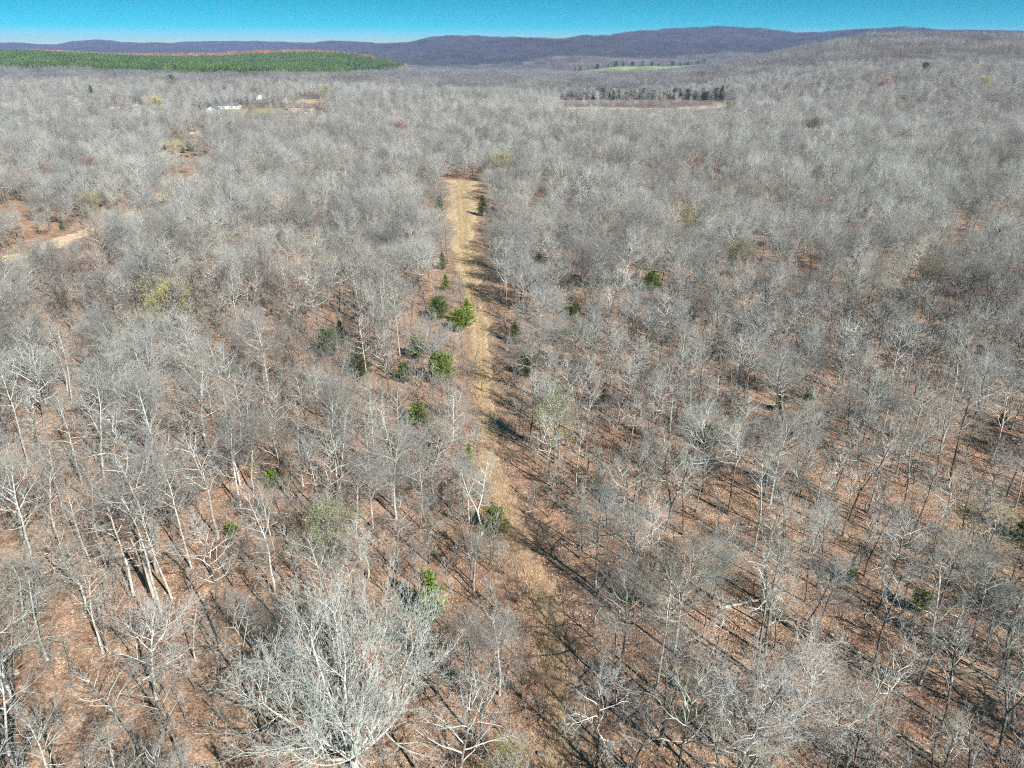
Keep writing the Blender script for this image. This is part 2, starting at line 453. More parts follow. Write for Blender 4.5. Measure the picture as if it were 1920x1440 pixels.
STYLE = [  # seed, height, crown radius, crown base, style, words
    (11, 14.0, 2.5, .50, 'plain', 'tall narrow-crowned'), (12, 13.5, 2.8, .45, 'plain', 'tall narrow-crowned'), (13, 15.0, 2.6, .55, 'plain', 'tall narrow-crowned'),
    (14, 12.0, 2.2, .48, 'plain', 'slim'), (15, 11.5, 2.0, .52, 'plain', 'slim'),
    (21, 12.5, 4.0, .36, 'plain', 'broad-crowned'), (22, 12.0, 4.4, .33, 'plain', 'broad-crowned'), (23, 13.0, 3.7, .40, 'plain', 'broad-crowned'),
    (31, 13.5, 3.5, .34, 'forked', 'twin-stemmed'), (32, 12.5, 3.9, .28, 'forked', 'twin-stemmed'),
    (41, 11.0, 3.9, .34, 'crooked', 'crooked'), (42, 12.0, 3.4, .40, 'crooked', 'crooked'),
    (16, 12.5, 2.3, .58, 'plain', 'slim'), (17, 10.5, 1.9, .45, 'plain', 'slim'), (18, 13.0, 2.0, .60, 'plain', 'slim'), (24, 11.0, 3.3, .42, 'plain', 'round-headed'), (33, 12.0, 2.9, .45, 'forked', 'twin-stemmed'),
]
PROTO = []
NEARCOL_SRC = []
for k, (sd, H, RC, cb, st, wd) in enumerate(STYLE):
    RC *= 1.13
    tv, cv, _ = tree_geo(sd, H, RC, cb, st, 0)
    bm_ = M['pale'] if k in (1, 5, 10) else M['bark']
    me_t = mesh_np('trunk', tv[0], tv[1], [bm_]); me_c = mesh_np('crown', cv[0], cv[1], [M['pale'] if k in (1, 10) else M['limb'], M['pale'] if k == 10 else M['twig']], cv[2])
    V, T, mi = join_tree(tv, cv)
    me_j = mesh_np('whole_tree', V, T, [M['bark'], M['limb'], M['twig']], mi)
    PROTO.append((me_t, me_c, me_j, H, RC, wd))

def link(name, data, parent=None, kind=None, label=None, cat=None, group=None):
    o = bpy.data.objects.new(name, data); COL.objects.link(o)
    if parent is not None: o.parent = parent
    tag(o, label, cat, group, kind)
    return o

def tag(o, label=None, cat=None, group=None, kind=None):
    if label: o['label'] = label
    if cat: o['category'] = cat
    if group: o['group'] = group
    if kind: o['kind'] = kind

def empty(name, loc, rz=0, sc=1.0, label=None, cat=None, group=None):
    o = bpy.data.objects.new(name, None); o.empty_display_size = .3; COL.objects.link(o)
    o.location = loc; o.rotation_euler = (0, 0, rz); o.scale = (sc, sc, sc) if isinstance(sc, (int, float)) else sc
    tag(o, label, cat, group)
    return o

# ------------------------------------------------------------------ scatter: one object, many copies of a few source meshes
def scatter(name, meshes, pts, rot, scl, pid, label, cat):
    srcs = []
    for i, me in enumerate(meshes):
        s = bpy.data.objects.new(name + '_source', me); srcs.append(s)
    me = bpy.data.meshes.new(name)
    n = len(pts)
    me.vertices.add(n); me.vertices.foreach_set('co', np.asarray(pts, np.float32).ravel())
    for an, dt, arr in (('rot', 'FLOAT_VECTOR', rot), ('scl', 'FLOAT_VECTOR', scl)):
        a = me.attributes.new(an, dt, 'POINT'); a.data.foreach_set('vector', np.asarray(arr, np.float32).ravel())
    a = me.attributes.new('pid', 'INT', 'POINT'); a.data.foreach_set('value', np.asarray(pid, np.int32))
    ob = link(name, me, kind='stuff', label=label, cat=cat)
    ng = bpy.data.node_groups.new(name, 'GeometryNodeTree')
    ng.interface.new_socket('Geometry', in_out='INPUT', socket_type='NodeSocketGeometry')
    ng.interface.new_socket('Geometry', in_out='OUTPUT', socket_type='NodeSocketGeometry')
    nd = ng.nodes; lk = ng.links
    gi = nd.new('NodeGroupInput'); go = nd.new('NodeGroupOutput')
    jn = nd.new('GeometryNodeJoinGeometry')
    for s in srcs:
        oi = nd.new('GeometryNodeObjectInfo'); oi.inputs['Object'].default_value = s; oi.inputs['As Instance'].default_value = False
        ti = nd.new('GeometryNodeGeometryToInstance')
        lk.new(oi.outputs['Geometry'], ti.inputs[0]); lk.new(ti.outputs[0], jn.inputs[0])
    ip = nd.new('GeometryNodeInstanceOnPoints'); ip.inputs['Pick Instance'].default_value = True
    def attr(an, ty):
        q = nd.new('GeometryNodeInputNamedAttribute'); q.data_type = ty; q.inputs['Name'].default_value = an; return q.outputs[0]
    lk.new(gi.outputs[0], ip.inputs['Points']); lk.new(jn.outputs[0], ip.inputs['Instance'])
    lk.new(attr('pid', 'INT'), ip.inputs['Instance Index'])
    e2r = nd.new('FunctionNodeEulerToRotation'); lk.new(attr('rot', 'FLOAT_VECTOR'), e2r.inputs[0]); lk.new(e2r.outputs[0], ip.inputs['Rotation'])
    lk.new(attr('scl', 'FLOAT_VECTOR'), ip.inputs['Scale'])
    lk.new(ip.outputs[0], go.inputs[0])
    md = ob.modifiers.new('scatter', 'NODES'); md.node_group = ng
    return ob

# ------------------------------------------------------------------ the clearings (in picture positions turned into ground outlines)
TRACK_PX = [(863, 338, 32), (860, 352, 35), (862, 375, 30), (864, 400, 24), (867, 450, 20), (876, 500, 19), (886, 550, 20), (895, 600, 18), (900, 650, 16), (902, 700, 15),
            (906, 750, 16), (912, 800, 17), (918, 850, 18), (930, 900, 21), (943, 950, 24), (960, 1000, 25), (985, 1050, 26), (1008, 1100, 27),
            (1024, 1150, 27), (1034, 1200, 24), (1040, 1250, 22), (1042, 1310, 20), (1040, 1400, 18), (1036, 1480, 18)]
TRK = []
for a, b, w in TRACK_PX:
    p = at(a, b); _, _, dep = proj(p.x, p.y, p.z)
    TRK.append((p.x, p.y, w * dep / FPX))
TRK = np.array(TRK[::-1])
def track_x(y):
    return np.interp(y, TRK[:, 1], TRK[:, 0]), np.interp(y, TRK[:, 1], TRK[:, 2])
PATH_PX = [(-60, 505), (0, 487), (50, 478), (85, 466), (120, 450), (160, 436), (185, 428), (225, 412), (270, 388), (325, 355), (380, 320), (420, 296)]
PTH = np.array([tuple(at(a, b))[:2] for a, b in PATH_PX])

def ell(px, py, rx, ry):              # a clearing: centre by picture position, half-sizes in metres
    p = at(px, py); return (p.x, p.y, rx, ry)
GLADES = [  # ellipse, colour, strength, keeps trees out
    (ell(1185, 206, 100, 40), (.50, .43, .29), .95, True),
    (ell(572, 190, 26, 26), (.48, .40, .17), .9, True), (ell(505, 209, 45, 22), (.30, .32, .13), .8, True), (ell(405, 214, 30, 26), (.30, .33, .12), .6, True),
    (ell(335, 268, 20, 20), (.42, .34, .14), .8, True), (ell(250, 200, 14, 9), (.36, .28, .18), .6, True),
    (ell(1872, 985, 5, 5), (.46, .34, .18), .7, True), (ell(1830, 620, 7, 6), (.42, .28, .17), .5, True), (ell(1395, 1090, 5, 3), (.38, .24, .14), .2, False),
    (ell(35, 392, 14, 8), (.40, .24, .15), .5, True), (ell(300, 900, 5, 4), (.34, .17, .09), .3, False),
    (ell(190, 1080, 4, 4), (.36, .18, .1), .3, False), (ell(560, 740, 6, 6), (.36, .17, .1), .4, False),
]
FB = np.array([[px_az(1040), px_az(1130), px_az(1230), px_az(1320)], [2230, 2200, 2180, 2250], [2250, 2330, 2400, 2430]])
def clear_mask(X, Y):                 # 0 where trees may stand, 1 where not
    X = np.asarray(X, float); Y = np.asarray(Y, float)
    m = np.zeros(X.shape)
    tx, tw = track_x(Y)
    inside = (Y > TRK[0, 1] - 8) & (Y < TRK[-1, 1] + 2)
    rel = X - tx
    m = np.maximum(m, np.where(inside & (rel > -tw - 1.6) & (rel < tw + 3.2), 1, 0))
    for i in range(len(PTH) - 1):
        a, b = PTH[i], PTH[i + 1]; d = b - a
        t = np.clip(((X - a[0]) * d[0] + (Y - a[1]) * d[1]) / (d @ d), 0, 1)
        m = np.maximum(m, np.where(np.hypot(X - a[0] - t * d[0], Y - a[1] - t * d[1]) < 4.6, 1, 0))
    for (cx, cyy, rx, ry), c, s, k in GLADES:
        if k: m = np.maximum(m, np.where(((X - cx) / rx) ** 2 + ((Y - cyy) / ry) ** 2 < 1, 1, 0))
    return m

# ------------------------------------------------------------------ ground and hills
def build_ground():
    fine = np.radians(np.arange(-46, 46.01, .36)); coarse = np.radians(np.arange(50, 311, 5.0))
    A = np.concatenate([fine, coarse])
    rr = [0.5]
    while rr[-1] < 9800: rr.append(rr[-1] + max(2.0, rr[-1] * .019))
    rr = np.array(rr)
    RRm, AA = np.meshgrid(rr, A, indexing='ij')
    X = RRm * np.sin(AA); Y = RRm * np.cos(AA)
    Z = height(X, Y)
    V = np.stack([X, Y, Z], -1).reshape(-1, 3)
    nA = len(A)
    # cover colours: dry grass, lawns, fields where they really lie
    cov = np.zeros((len(V), 4), np.float32)
    x, y = V[:, 0], V[:, 1]
    def lay(mask, col):
        m = np.clip(mask, 0, 1)[:, None]
        cov[:, :3] = cov[:, :3] * (1 - m) + np.array(col) * m if cov[:, 3].any() else np.array(col)
        cov[:, 3] = np.maximum(cov[:, 3], m[:, 0])
    wob = .25 * np.sin(x / 2.3 + y / 3.1) + .2 * np.sin(x / 1.1 - y / 1.7)
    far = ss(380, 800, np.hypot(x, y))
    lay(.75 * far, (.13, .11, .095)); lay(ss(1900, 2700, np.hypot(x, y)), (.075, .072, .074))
    for (cx, cyy, rx, ry), c, s, k in GLADES:
        q = ((x - cx) / rx) ** 2 + ((y - cyy) / ry) ** 2
        lay(s * (1 - ss(.6, 1.25, q + wob)), c)
    tx, tw = track_x(y)
    q = np.abs(x - tx - .5) / (tw + 2.5)
    lay((.25 + .5 * ss(70, 130, y)) * (1 - ss(.55, 1.15, q + wob)) * ((y > TRK[0, 1] - 3) & (y < TRK[-1, 1] + 2)), (.40, .27, .165))
    # litter paler and greyer to the right of the track
    i = np.arange(len(rr) - 1)[:, None]; j = np.arange(nA)[None, :]
    a = i * nA + j; b = i * nA + (j + 1) % nA
    F = np.stack([a, b, b + nA, a + nA], -1).reshape(-1, 4)[:, ::-1]
    ringi = np.repeat(np.arange(len(rr) - 1), nA)
    split = np.searchsorted(rr, 2650)
    for nm, sel in (('ground', ringi < split), ('hills', ringi >= split)):
        f = F[sel]; u, inv = np.unique(f, return_inverse=True)
        me = mesh_np(nm, V[u], inv.reshape(-1, 4), [M['ground']])
        ca = me.color_attributes.new('cover', 'FLOAT_COLOR', 'POINT'); ca.data.foreach_set('color', cov[u].ravel())
        link(nm, me, kind='structure', label='leaf-strewn woodland floor under the bare trees' if nm == 'ground' else 'long wooded hills on the horizon', cat='ground' if nm == 'ground' else 'hills')
build_ground()

def strip(name, C, W, seed, lift, material, label, cat, step=.8, cross=12, rag=.34):
    """a draped strip along centre line C (n x 2) with half-widths W"""
    seg = np.hypot(*np.diff(C, axis=0).T); s = np.concatenate([[0], np.cumsum(seg)])
    q = np.arange(0, s[-1], step)
    cx, cyy, w = np.interp(q, s, C[:, 0]), np.interp(q, s, C[:, 1]), np.interp(q, s, W)
    # smooth the centre line
    ker = np.ones(9) / 9
    pad = lambda v: np.concatenate([np.full(4, v[0]), v, np.full(4, v[-1])])
    cx, cyy, w = (np.convolve(pad(v), ker, 'valid') for v in (cx, cyy, w))
    tx, ty = np.gradient(cx), np.gradient(cyy); l = np.hypot(tx, ty); nx, ny = ty / l, -tx / l
    rgn = np.random.default_rng(seed)
    def rough(): 
        r = rgn.normal(0, 1, len(q)); return .5 * r + np.convolve(np.concatenate([r[:6], r, r[-6:]]), np.ones(13) / 4.2, 'valid') * .8
    lw, rw = w * (1 + rag * rough()), w * (1 + rag * rough())
    t = np.linspace(-1, 1, cross)
    off = np.where(t[None, :] < 0, t[None, :] * np.maximum(lw, .2)[:, None], t[None, :] * np.maximum(rw, .2)[:, None])
    X = cx[:, None] + nx[:, None] * off; Y = cyy[:, None] + ny[:, None] * off
    Z = height(X, Y) + lift
    Z[:, 0] -= lift + .12; Z[:, -1] -= lift + .12
    V = np.stack([X, Y, Z], -1).reshape(-1, 3)
    i = np.arange(len(q) - 1)[:, None]; j = np.arange(cross - 1)[None, :]
    a = i * cross + j
    F = np.stack([a, a + 1, a + cross + 1, a + cross], -1).reshape(-1, 4)
    me = mesh_np(name, V, F, [material])
    uv = me.uv_layers.new(name='across')
    vi = np.empty(len(me.loops), np.int32); me.loops.foreach_get('vertex_index', vi)
    u = np.repeat(((t + 1) / 2)[None, :], len(q), 0).ravel(); v = np.repeat((q / 100)[:, None], cross, 1).ravel()
    uv.data.foreach_set('uv', np.stack([u[vi], v[vi]], -1).astype(np.float32).ravel())
    return link(name, me, kind='structure', label=label, cat=cat)

def track_material():
    m, nt, b = mat('dry grass track')
    tcx = N(nt, 'ShaderNodeTexCoord'); uvn = N(nt, 'ShaderNodeUVMap'); uvn.uv_map = 'across'
    sx = N(nt, 'ShaderNodeSeparateXYZ'); nt.links.new(uvn.outputs[0], sx.inputs[0])
    def noise(sc, det=4.0, ro=.65):
        n = N(nt, 'ShaderNodeTexNoise', Scale=sc, Detail=det, Roughness=ro); nt.links.new(tcx.outputs['Object'], n.inputs['Vector']); return n
    n1, n2, n3 = noise(.35), noise(1.6), noise(6.0)
    straw = ramp(nt, [(.3, (.37, .265, .165)), (.5, (.53, .40, .25)), (.70, (.72, .57, .385))]); nt.links.new(n2.outputs['Fac'], straw.inputs[0])
    # olive strip down the right half, further along
    st = ramp(nt, [(.34, (.1, .1, .1)), (.42, (1, 1, 1)), (.52, (.35, .35, .35)), (.62, (1, 1, 1)), (.76, (.5, .5, .5)), (.9, (.1, .1, .1))])
    ws = N(nt, 'ShaderNodeMath', operation='MULTIPLY_ADD'); nt.links.new(n1.outputs['Fac'], ws.inputs[0]); ws.inputs[1].default_value = .25; nt.links.new(sx.outputs['X'], ws.inputs[2])
    w2 = N(nt, 'ShaderNodeMath', operation='SUBTRACT'); nt.links.new(ws.outputs[0], w2.inputs[0]); w2.inputs[1].default_value = .125
    nt.links.new(w2.outputs[0], st.inputs[0])
    al = ramp(nt, [(.30, (0, 0, 0)), (.62, (.25, .25, .25)), (.9, (.75, .75, .75))]); nt.links.new(sx.outputs['Y'], al.inputs[0])
    al.color_ramp.elements[0].position = .55; al.color_ramp.elements[1].position = .75; al.color_ramp.elements[2].position = 1.0
    mu = N(nt, 'ShaderNodeMath', operation='MULTIPLY'); nt.links.new(st.outputs[0], mu.inputs[0]); nt.links.new(al.outputs[0], mu.inputs[1])
    c = mixc(nt, straw.outputs[0], (.235, .20, .095), mu.outputs[0])
    lit = ramp(nt, [(.38, (0, 0, 0)), (.56, (.9, .9, .9))]); nt.links.new(n1.outputs['Fac'], lit.inputs[0])
    c2 = ramp(nt, [(0.0, (1, 1, 1)), (.5, (1, 1, 1)), (.95, (.25, .25, .25))]); nt.links.new(sx.outputs['Y'], c2.inputs[0])
    mu2 = N(nt, 'ShaderNodeMath', operation='MULTIPLY'); nt.links.new(lit.outputs[0], mu2.inputs[0]); nt.links.new(c2.outputs[0], mu2.inputs[1])
    fd = ramp(nt, [(.0, (.95, .95, .95)), (.32, (.8, .8, .8)), (.85, (.1, .1, .1))]); nt.links.new(sx.outputs['Y'], fd.inputs[0])
    n4 = noise(.9, 5.0, .7); fm = ramp(nt, [(.36, (.25, .25, .25)), (.6, (1, 1, 1))]); nt.links.new(n4.outputs['Fac'], fm.inputs[0])
    fx = N(nt, 'ShaderNodeMath', operation='MULTIPLY'); nt.links.new(fd.outputs[0], fx.inputs[0]); nt.links.new(fm.outputs[0], fx.inputs[1])
    mx = N(nt, 'ShaderNodeMath', operation='MAXIMUM'); nt.links.new(fx.outputs[0], mx.inputs[0]); nt.links.new(mu2.outputs[0], mx.inputs[1])
    c = mixc(nt, c, (.32, .20, .135), mx.outputs[0])
    sp = ramp(nt, [(.3, (.62, .60, .57)), (.7, (1.28, 1.26, 1.22))]); nt.links.new(n3.outputs['Fac'], sp.inputs[0])
    c = mixc(nt, c, sp.outputs[0], 1.0, 'MULTIPLY')
    nt.links.new(c, b.inputs['Base Color'])
    bp = N(nt, 'ShaderNodeBump', Strength=.6, Distance=.2); nt.links.new(n3.outputs['Fac'], bp.inputs['Height']); nt.links.new(bp.outputs[0], b.inputs['Normal'])
    b.inputs['Roughness'].default_value = .95
    return m
M['track'] = track_material()
strip('track', TRK[:, :2], TRK[:, 2], 5, .09, M['track'], 'straight dry-grass track cut through the bare woodland', 'track')
M['sand'] = plain('sandy path', (.56, .41, .26), .95, .3, .8)
strip('path', PTH, np.interp(np.arange(len(PTH)), [0, 6, 8, len(PTH) - 1], [3.6, 3.4, 2.4, 1.8]), 6, .09, M['sand'], 'sandy woodland path crossing far on the left', 'path')

CEDARS = [  # base in the picture, height m, shape, colour, label
    (876, 612, 6.0, 0, 'cedar', 'taller of the paired bright green cedars beside the track'),
    (860, 622, 4.6, 1, 'cedar', 'rounder of the paired bright green cedars beside the track'),
    (822, 600, 5.0, 1, 'darkcedar', 'dark cedar behind grey twigs just left of the paired cedars'),
    (783, 672, 4.2, 1, 'cedar', 'bushy cedar left of the track below the paired cedars'),
    (826, 718, 5.6, 1, 'cedar', 'widest green cedar left of the track above the wooden post'),
    (785, 796, 3.6, 1, 'cedar', 'half-hidden cedar under pale branches below the widest cedar'),
    (880, 872, 3.6, 2, 'cedar', 'thin leaning cedar against the russet oak on the track edge'),
    (926, 1002, 3.7, 1, 'cedar', 'egg-shaped bright green cedar on the left edge of the track'),
    (808, 1162, 6.0, 0, 'cedar', 'tall bright green cedar above the great white tree'),
    (437, 1004, 1.7, 3, 'cedar', 'small bright cedar bush among the pale trees at left'),
    (618, 668, 5.0, 1, 'darkcedar', 'hazy cedar behind grey branches left of the widest cedar'),
    (675, 706, 4.4, 1, 'darkcedar', 'dark cedar in shade between hazy cedar and bushy cedar'),
    (640, 640, 4.2, 0, 'darkcedar', 'dim cedar standing behind the hazy cedar'),
    (760, 716, 3.4, 1, 'darkcedar', 'dark cedar touching the widest cedar on its left'),
    (836, 545, 4.0, 0, 'cedar', 'little cedar at the left track edge beyond the paired cedars'),
    (830, 505, 4.5, 0, 'darkcedar', 'cedar at the left track edge beyond the little cedar'),
    (825, 400, 6.0, 0, 'darkcedar', 'cedar on the left side of the pale far end of the track'),
    (905, 405, 7.0, 0, 'darkcedar', 'cedar on the right side of the far end of the track'),
    (1220, 546, 5.0, 1, 'cedar', 'greenest cedar in the right woodland'),
    (1266, 552, 3.6, 1, 'darkcedar', 'dark cedar just right of the greenest right-hand cedar'),
    (1075, 592, 3.0, 3, 'cedar', 'round green bush cedar in the right woodland'),
    (1290, 604, 3.6, 1, 'darkcedar', 'low dark cedar below the greenest right-hand cedar'),
    (1012, 505, 4.2, 0, 'darkcedar', 'slender cedar in grey twigs right of the track'),
    (966, 646, 4.6, 0, 'darkcedar', 'shaded cedar right of the track opposite the bushy cedar'),
    (988, 706, 4.0, 1, 'darkcedar', 'black-looking shaded cedar right of the track opposite the widest cedar'),
    (1130, 755, 3.2, 2, 'darkcedar', 'dark cedar behind bare limbs right of the wooden post'),
    (1330, 838, 3.6, 1, 'darkcedar', 'low dark cedar in the middle of the right woodland'),
    (1518, 750, 2.2, 3, 'cedar', 'small yellow-green cedar bush in the right woodland'),
    (1460, 770, 3.6, 2, 'darkcedar', 'loose upright cedar left of the small yellow-green bush'),
    (1655, 742, 2.6, 1, 'darkcedar', 'dull green cedar right of the small yellow-green bush'),
    (1592, 1092, 3.4, 2, 'cedar', 'green cedar between tall trunks at lower right'),
    (1722, 1146, 2.5, 1, 'cedar', 'green cedar below the white fallen log at lower right'),
    (1222, 1142, 2.6, 2, 'darkcedar', 'dark cedar in shade beside the track at lower right'),
    (1175, 1130, 2.2, 0, 'darkcedar', 'small shaded cedar nearest the track at lower right'),
    (515, 915, 2.6, 3, 'cedar', 'faint green cedar bush in the left woodland'),
    (1375, 500, 5.0, 1, 'darkcedar', 'soft green cedar far in the right woodland'),
    (1875, 800, 3.0, 2, 'darkcedar', 'cedar at the right edge of the picture'),
    (1915, 1015, 2.4, 3, 'cedar', 'cedar bush at the end of the white fallen log'),
    (118, 430, 4.0, 2, 'darkcedar', 'lone small cedar beside the sandy path'),
    (344, 287, 3.2, 3, 'cedar', 'yellow-green cedar in the glade in front of the houses'),
    (311, 280, 4.5, 2, 'darkcedar', 'dark cedar at the left of the glade in front of the houses'),
    (358, 283, 5.5, 1, 'darkcedar', 'dark cedar at the right of the glade in front of the houses'),
    (436, 262, 10.5, 1, 'darkcedar', 'large dark conifer below the houses'),
    (322, 162, 15.0, 1, 'cedar', 'lone round green conifer standing above the far woodland'),
    (172, 180, 11.0, 0, 'darkcedar', 'dark conifer left of the lone round green conifer'),
    (1732, 140, 13.0, 1, 'darkcedar', 'dark conifer high on the right-hand slope'),
    (1352, 188, 15.0, 2, 'darkcedar', 'tallest cedar of the row behind the pale meadow'),
]
BUDS = [
    (935, 345, 12, 1, 'olive', 'yellow-green budding tree at the far end of the track'), (312, 632, 10, 1, 'olive', 'wide yellow-green budding tree in the left woodland'),
    (1278, 455, 10, 0, 'olive', 'yellow-green budding tree in the right woodland'), (1385, 525, 9, 0, 'green', 'faint green budding tree below the yellow-green one at right'),
    (180, 412, 8, 1, 'olive', 'low yellow-green budding tree above the sandy path'), (300, 215, 13, 1, 'gold', 'golden budding tree left of the houses'),
    (345, 276, 6, 1, 'green', 'low fresh-green tree in the glade in front of the houses'), (326, 290, 5, 0, 'olive', 'low yellow-green tree at the front of the glade below the houses'),
    (1845, 178, 15, 1, 'gold', 'golden tree high on the right-hand slope'), (1652, 180, 15, 1, 'coral', 'reddish budding tree on the right-hand slope'),
    (605, 226, 13, 1, 'coral', 'coral-red budding tree beside the long red-brown roof'), (757, 262, 11, 1, 'coral', 'pale reddish budding tree left above the track end'),
    (177, 545, 8, 0, 'coral', 'pinkish budding tree below the sandy path'), (92, 350, 9, 0, 'coral', 'dark red budding tree at far left'), (172, 336, 9, 1, 'coral', 'salmon budding tree right of the dark red one'),
    (1040, 862, 9.5, 0, 'green', 'greenish budding tree right of the track below the wooden post'), (1520, 262, 12, 1, 'russet', 'tan-leaved tree in the far right woodland'),
    (475, 232, 11, 0, 'russet', 'orange-brown budding tree right of the houses'), (608, 190, 14, 1, 'green', 'greening tree above the long red-brown roof'),
    (478, 187, 12, 1, 'green', 'pale green tree behind the houses'), (1300, 330, 8, 1, 'russet', 'russet tree in the middle of the right woodland'), (1735, 560, 9, 0, 'olive', 'pale olive budding tree near the right edge'),
    (150, 130, 16, 1, 'russet', 'brown-leaved tree in front of the pine plantation'), (490, 140, 16, 1, 'russet', 'brown-leaved tree at the near corner of the pine plantation'),
    (625, 1075, 8, 0, 'green', 'faintly green small tree left of the tall bright cedar'), (960, 1475, 4.0, 1, 'olive', 'low yellow-green shrub tree at the bottom edge by the track'),
]

# openings: what the photograph shows stands in a gap or behind lower growth (columns from-to, lowest row that stays in view, distance)
OPEN = []
for (a, b, h, k, mt, lb) in CEDARS:
    p = at(a, b); _, _, d = proj(*p); wpx = .30 * h * FPX / d
    OPEN.append((a - wpx, a + wpx, b - .22 * h * FPX / d, p.y, .97 if mt == 'cedar' else (.7 if a < 1050 else .3)))
for (a, b, h, k, mt, lb) in BUDS:
    p = at(a, b); _, _, d = proj(*p); wpx = .30 * h * FPX / d
    OPEN.append((a - wpx, a + wpx, b - .55 * h * FPX / d, p.y, .95))
for x0, x1, yb, pr in ((378, 460, 209, .7), (543, 592, 210, .75), (556, 602, 192, .9), (240, 264, 200, .9), (205, 228, 205, .7), (480, 500, 186, .7), (300, 368, 288, .85), (350, 378, 254, .7),
                       (1060, 1370, 205, .93), (1050, 1375, 188, .9), (455, 545, 212, .85), (60, 190, 452, .92), (0, 60, 484, .9), (0, 40, 398, .8), (190, 290, 402, .6), (300, 400, 335, .5), (1030, 1330, 139, .0), (255, 290, 1110, .8), (890, 912, 730, .95)):
    OPEN.append((x0, x1, yb, max(at(q, yb).y for q in (x0, (x0 + x1) / 2, x1)), pr))
OPEN = np.array(OPEN)

def let_see(X, Y, H, RC, S, seed, drop=.36):
    """scale factors for trees of height H and crown radius RC: lower where they would stand before an opening, 0 where no tree stands"""
    g = np.random.default_rng(seed)
    X = np.asarray(X, float); Y = np.asarray(Y, float); S = np.asarray(S, float).copy(); H = np.asarray(H, float) * np.ones(len(X)); RC = np.asarray(RC, float) * np.ones(len(X))
    Z = height(X, Y)
    dk = g.random(len(X))
    u0, v0, d0 = proj(X, Y, Z)
    for x0, x1, yb, yt, pr in OPEN:
        u1, v1, d1 = proj(X, Y, Z + H * S)
        um = (u0 + u1) / 2; rp = RC * S * FPX / d0 * .7
        hit = (Y < yt - 1.0) & (Y > 4) & (um + rp > x0) & (um - rp < x1) & (v1 < yb) & (v0 > yb) & (S > 0) & (dk < pr)
        f = np.where(hit, (v0 - yb) / np.maximum(v0 - v1, 1e-6), 1.0)
        S = np.where(hit, np.where(f * S < drop, 0, S * f), S)
    return S

# ------------------------------------------------------------------ placing the bare trees
rng = np.random.default_rng(7)
KEY = [  # base in the picture, height in metres, source tree, label
    (295, 1072, 15.5, 1, 'tallest pale tree of the lower left, standing just behind the broken snag'),
    (160, 1148, 11.5, 10, 'crooked pale tree with wide knotty limbs between the broken snag and picture edge'),
    (263, 1425, 11.5, 4, 'slim white-trunked tree at lower left with its whole bare trunk in view'),
    (345, 1440, 11.5, 3, 'slim white tree beside the slim white-trunked tree at lower left'),
    (395, 862, 14.0, 6, 'big spreading grey tree with low dark fork in the left woodland'),
    (1117, 1102, 11.8, 5, 'round-crowned tree right of the track casting a long shadow onto it'),
    (1033, 912, 10.5, 3, 'slim grey tree behind the round-crowned tree, its shadow crossing the track'),
    (700, 990, 10.0, 5, 'pale wide-limbed tree left of the young cedar beside the track'),
    (1635, 1266, 13.5, 0, 'dark-trunked tall tree in the open litter at lower right'),
    (1720, 1290, 12.5, 8, 'twin-stemmed mossy tree beside the dark-trunked tall tree at lower right'),
    (1240, 1400, 11.5, 11, 'crooked tree with sprawling pale limbs at bottom right of the track'),
    (1450, 1450, 12.0, 10, 'gnarled tree at the bottom edge above the pale fallen log'),
    (1120, 1445, 10.5, 11, 'purplish crooked tree at the bottom edge on the end of the track'),
    (1365, 965, 12.0, 2, 'tall straight tree with a clear trunk in the right woodland'),
    (480, 1330, 11.5, 11, 'crooked leaning tree left of the great white many-stemmed tree'),
    (410, 1010, 14.0, 1, 'tall pale tree right of the tallest pale tree'),
    (1870, 1420, 12.0, 8, 'twin-stemmed tree leaning in the bottom right corner'),
    (30, 1330, 12.5, 5, 'thick mossy pale tree at the left edge near the bottom corner'),
    (1000, 742, 11.5, 6, 'broad tree at the right track edge beside the wooden post, shadow across the grass'),
    (1012, 655, 11.5, 5, 'broad tree at the right track edge opposite the widest cedar'),
    (985, 590, 11.5, 7, 'broad tree at the right track edge opposite the paired cedars'),
    (1085, 815, 12.0, 8, 'twin-stemmed tree at the right track edge behind the greenish budding tree'),
    (968, 532, 11.0, 6, 'broad tree at the right track edge opposite the little cedar'),
    (1265, 1225, 12.0, 5, 'broad pale tree right of the lower track with shadow reaching the grass'),
    (1190, 985, 12.0, 9, 'twin-stemmed tree right of the round-crowned tree by the track'),
    (905, 1245, 5.5, 4, 'little bare tree at the left edge of the track near the bottom'),
]
placed = []                          # x, y, z, scale, proto, rot, label
for (a, b, h, pk, lb) in KEY:
    p = at(a, b)
    placed.append((p.x, p.y, h / PROTO[pk][3], pk, rng.random() * 6.28, lb))
GIANT = at(668, 1447)
keyxy = np.array([(q[0], q[1]) for q in placed] + [(GIANT.x, GIANT.y)])

def dens_noise(x, y):
    return .5 + .5 * np.sin(x / 17 + 1.7 * np.sin(y / 23)) * np.sin(y / 19 + 1.3 * np.sin(x / 29 + 1))

def jitter_grid(x0, x1, y0, y1, s, seed, keep):
    g = np.random.default_rng(seed)
    X, Y = np.meshgrid(np.arange(x0, x1, s), np.arange(y0, y1, s))
    X = X + g.uniform(-.46, .46, X.shape) * s; Y = Y + g.uniform(-.46, .46, Y.shape) * s
    X, Y = X.ravel(), Y.ravel()
    k = g.random(len(X)) < keep(X, Y)
    return X[k], Y[k]

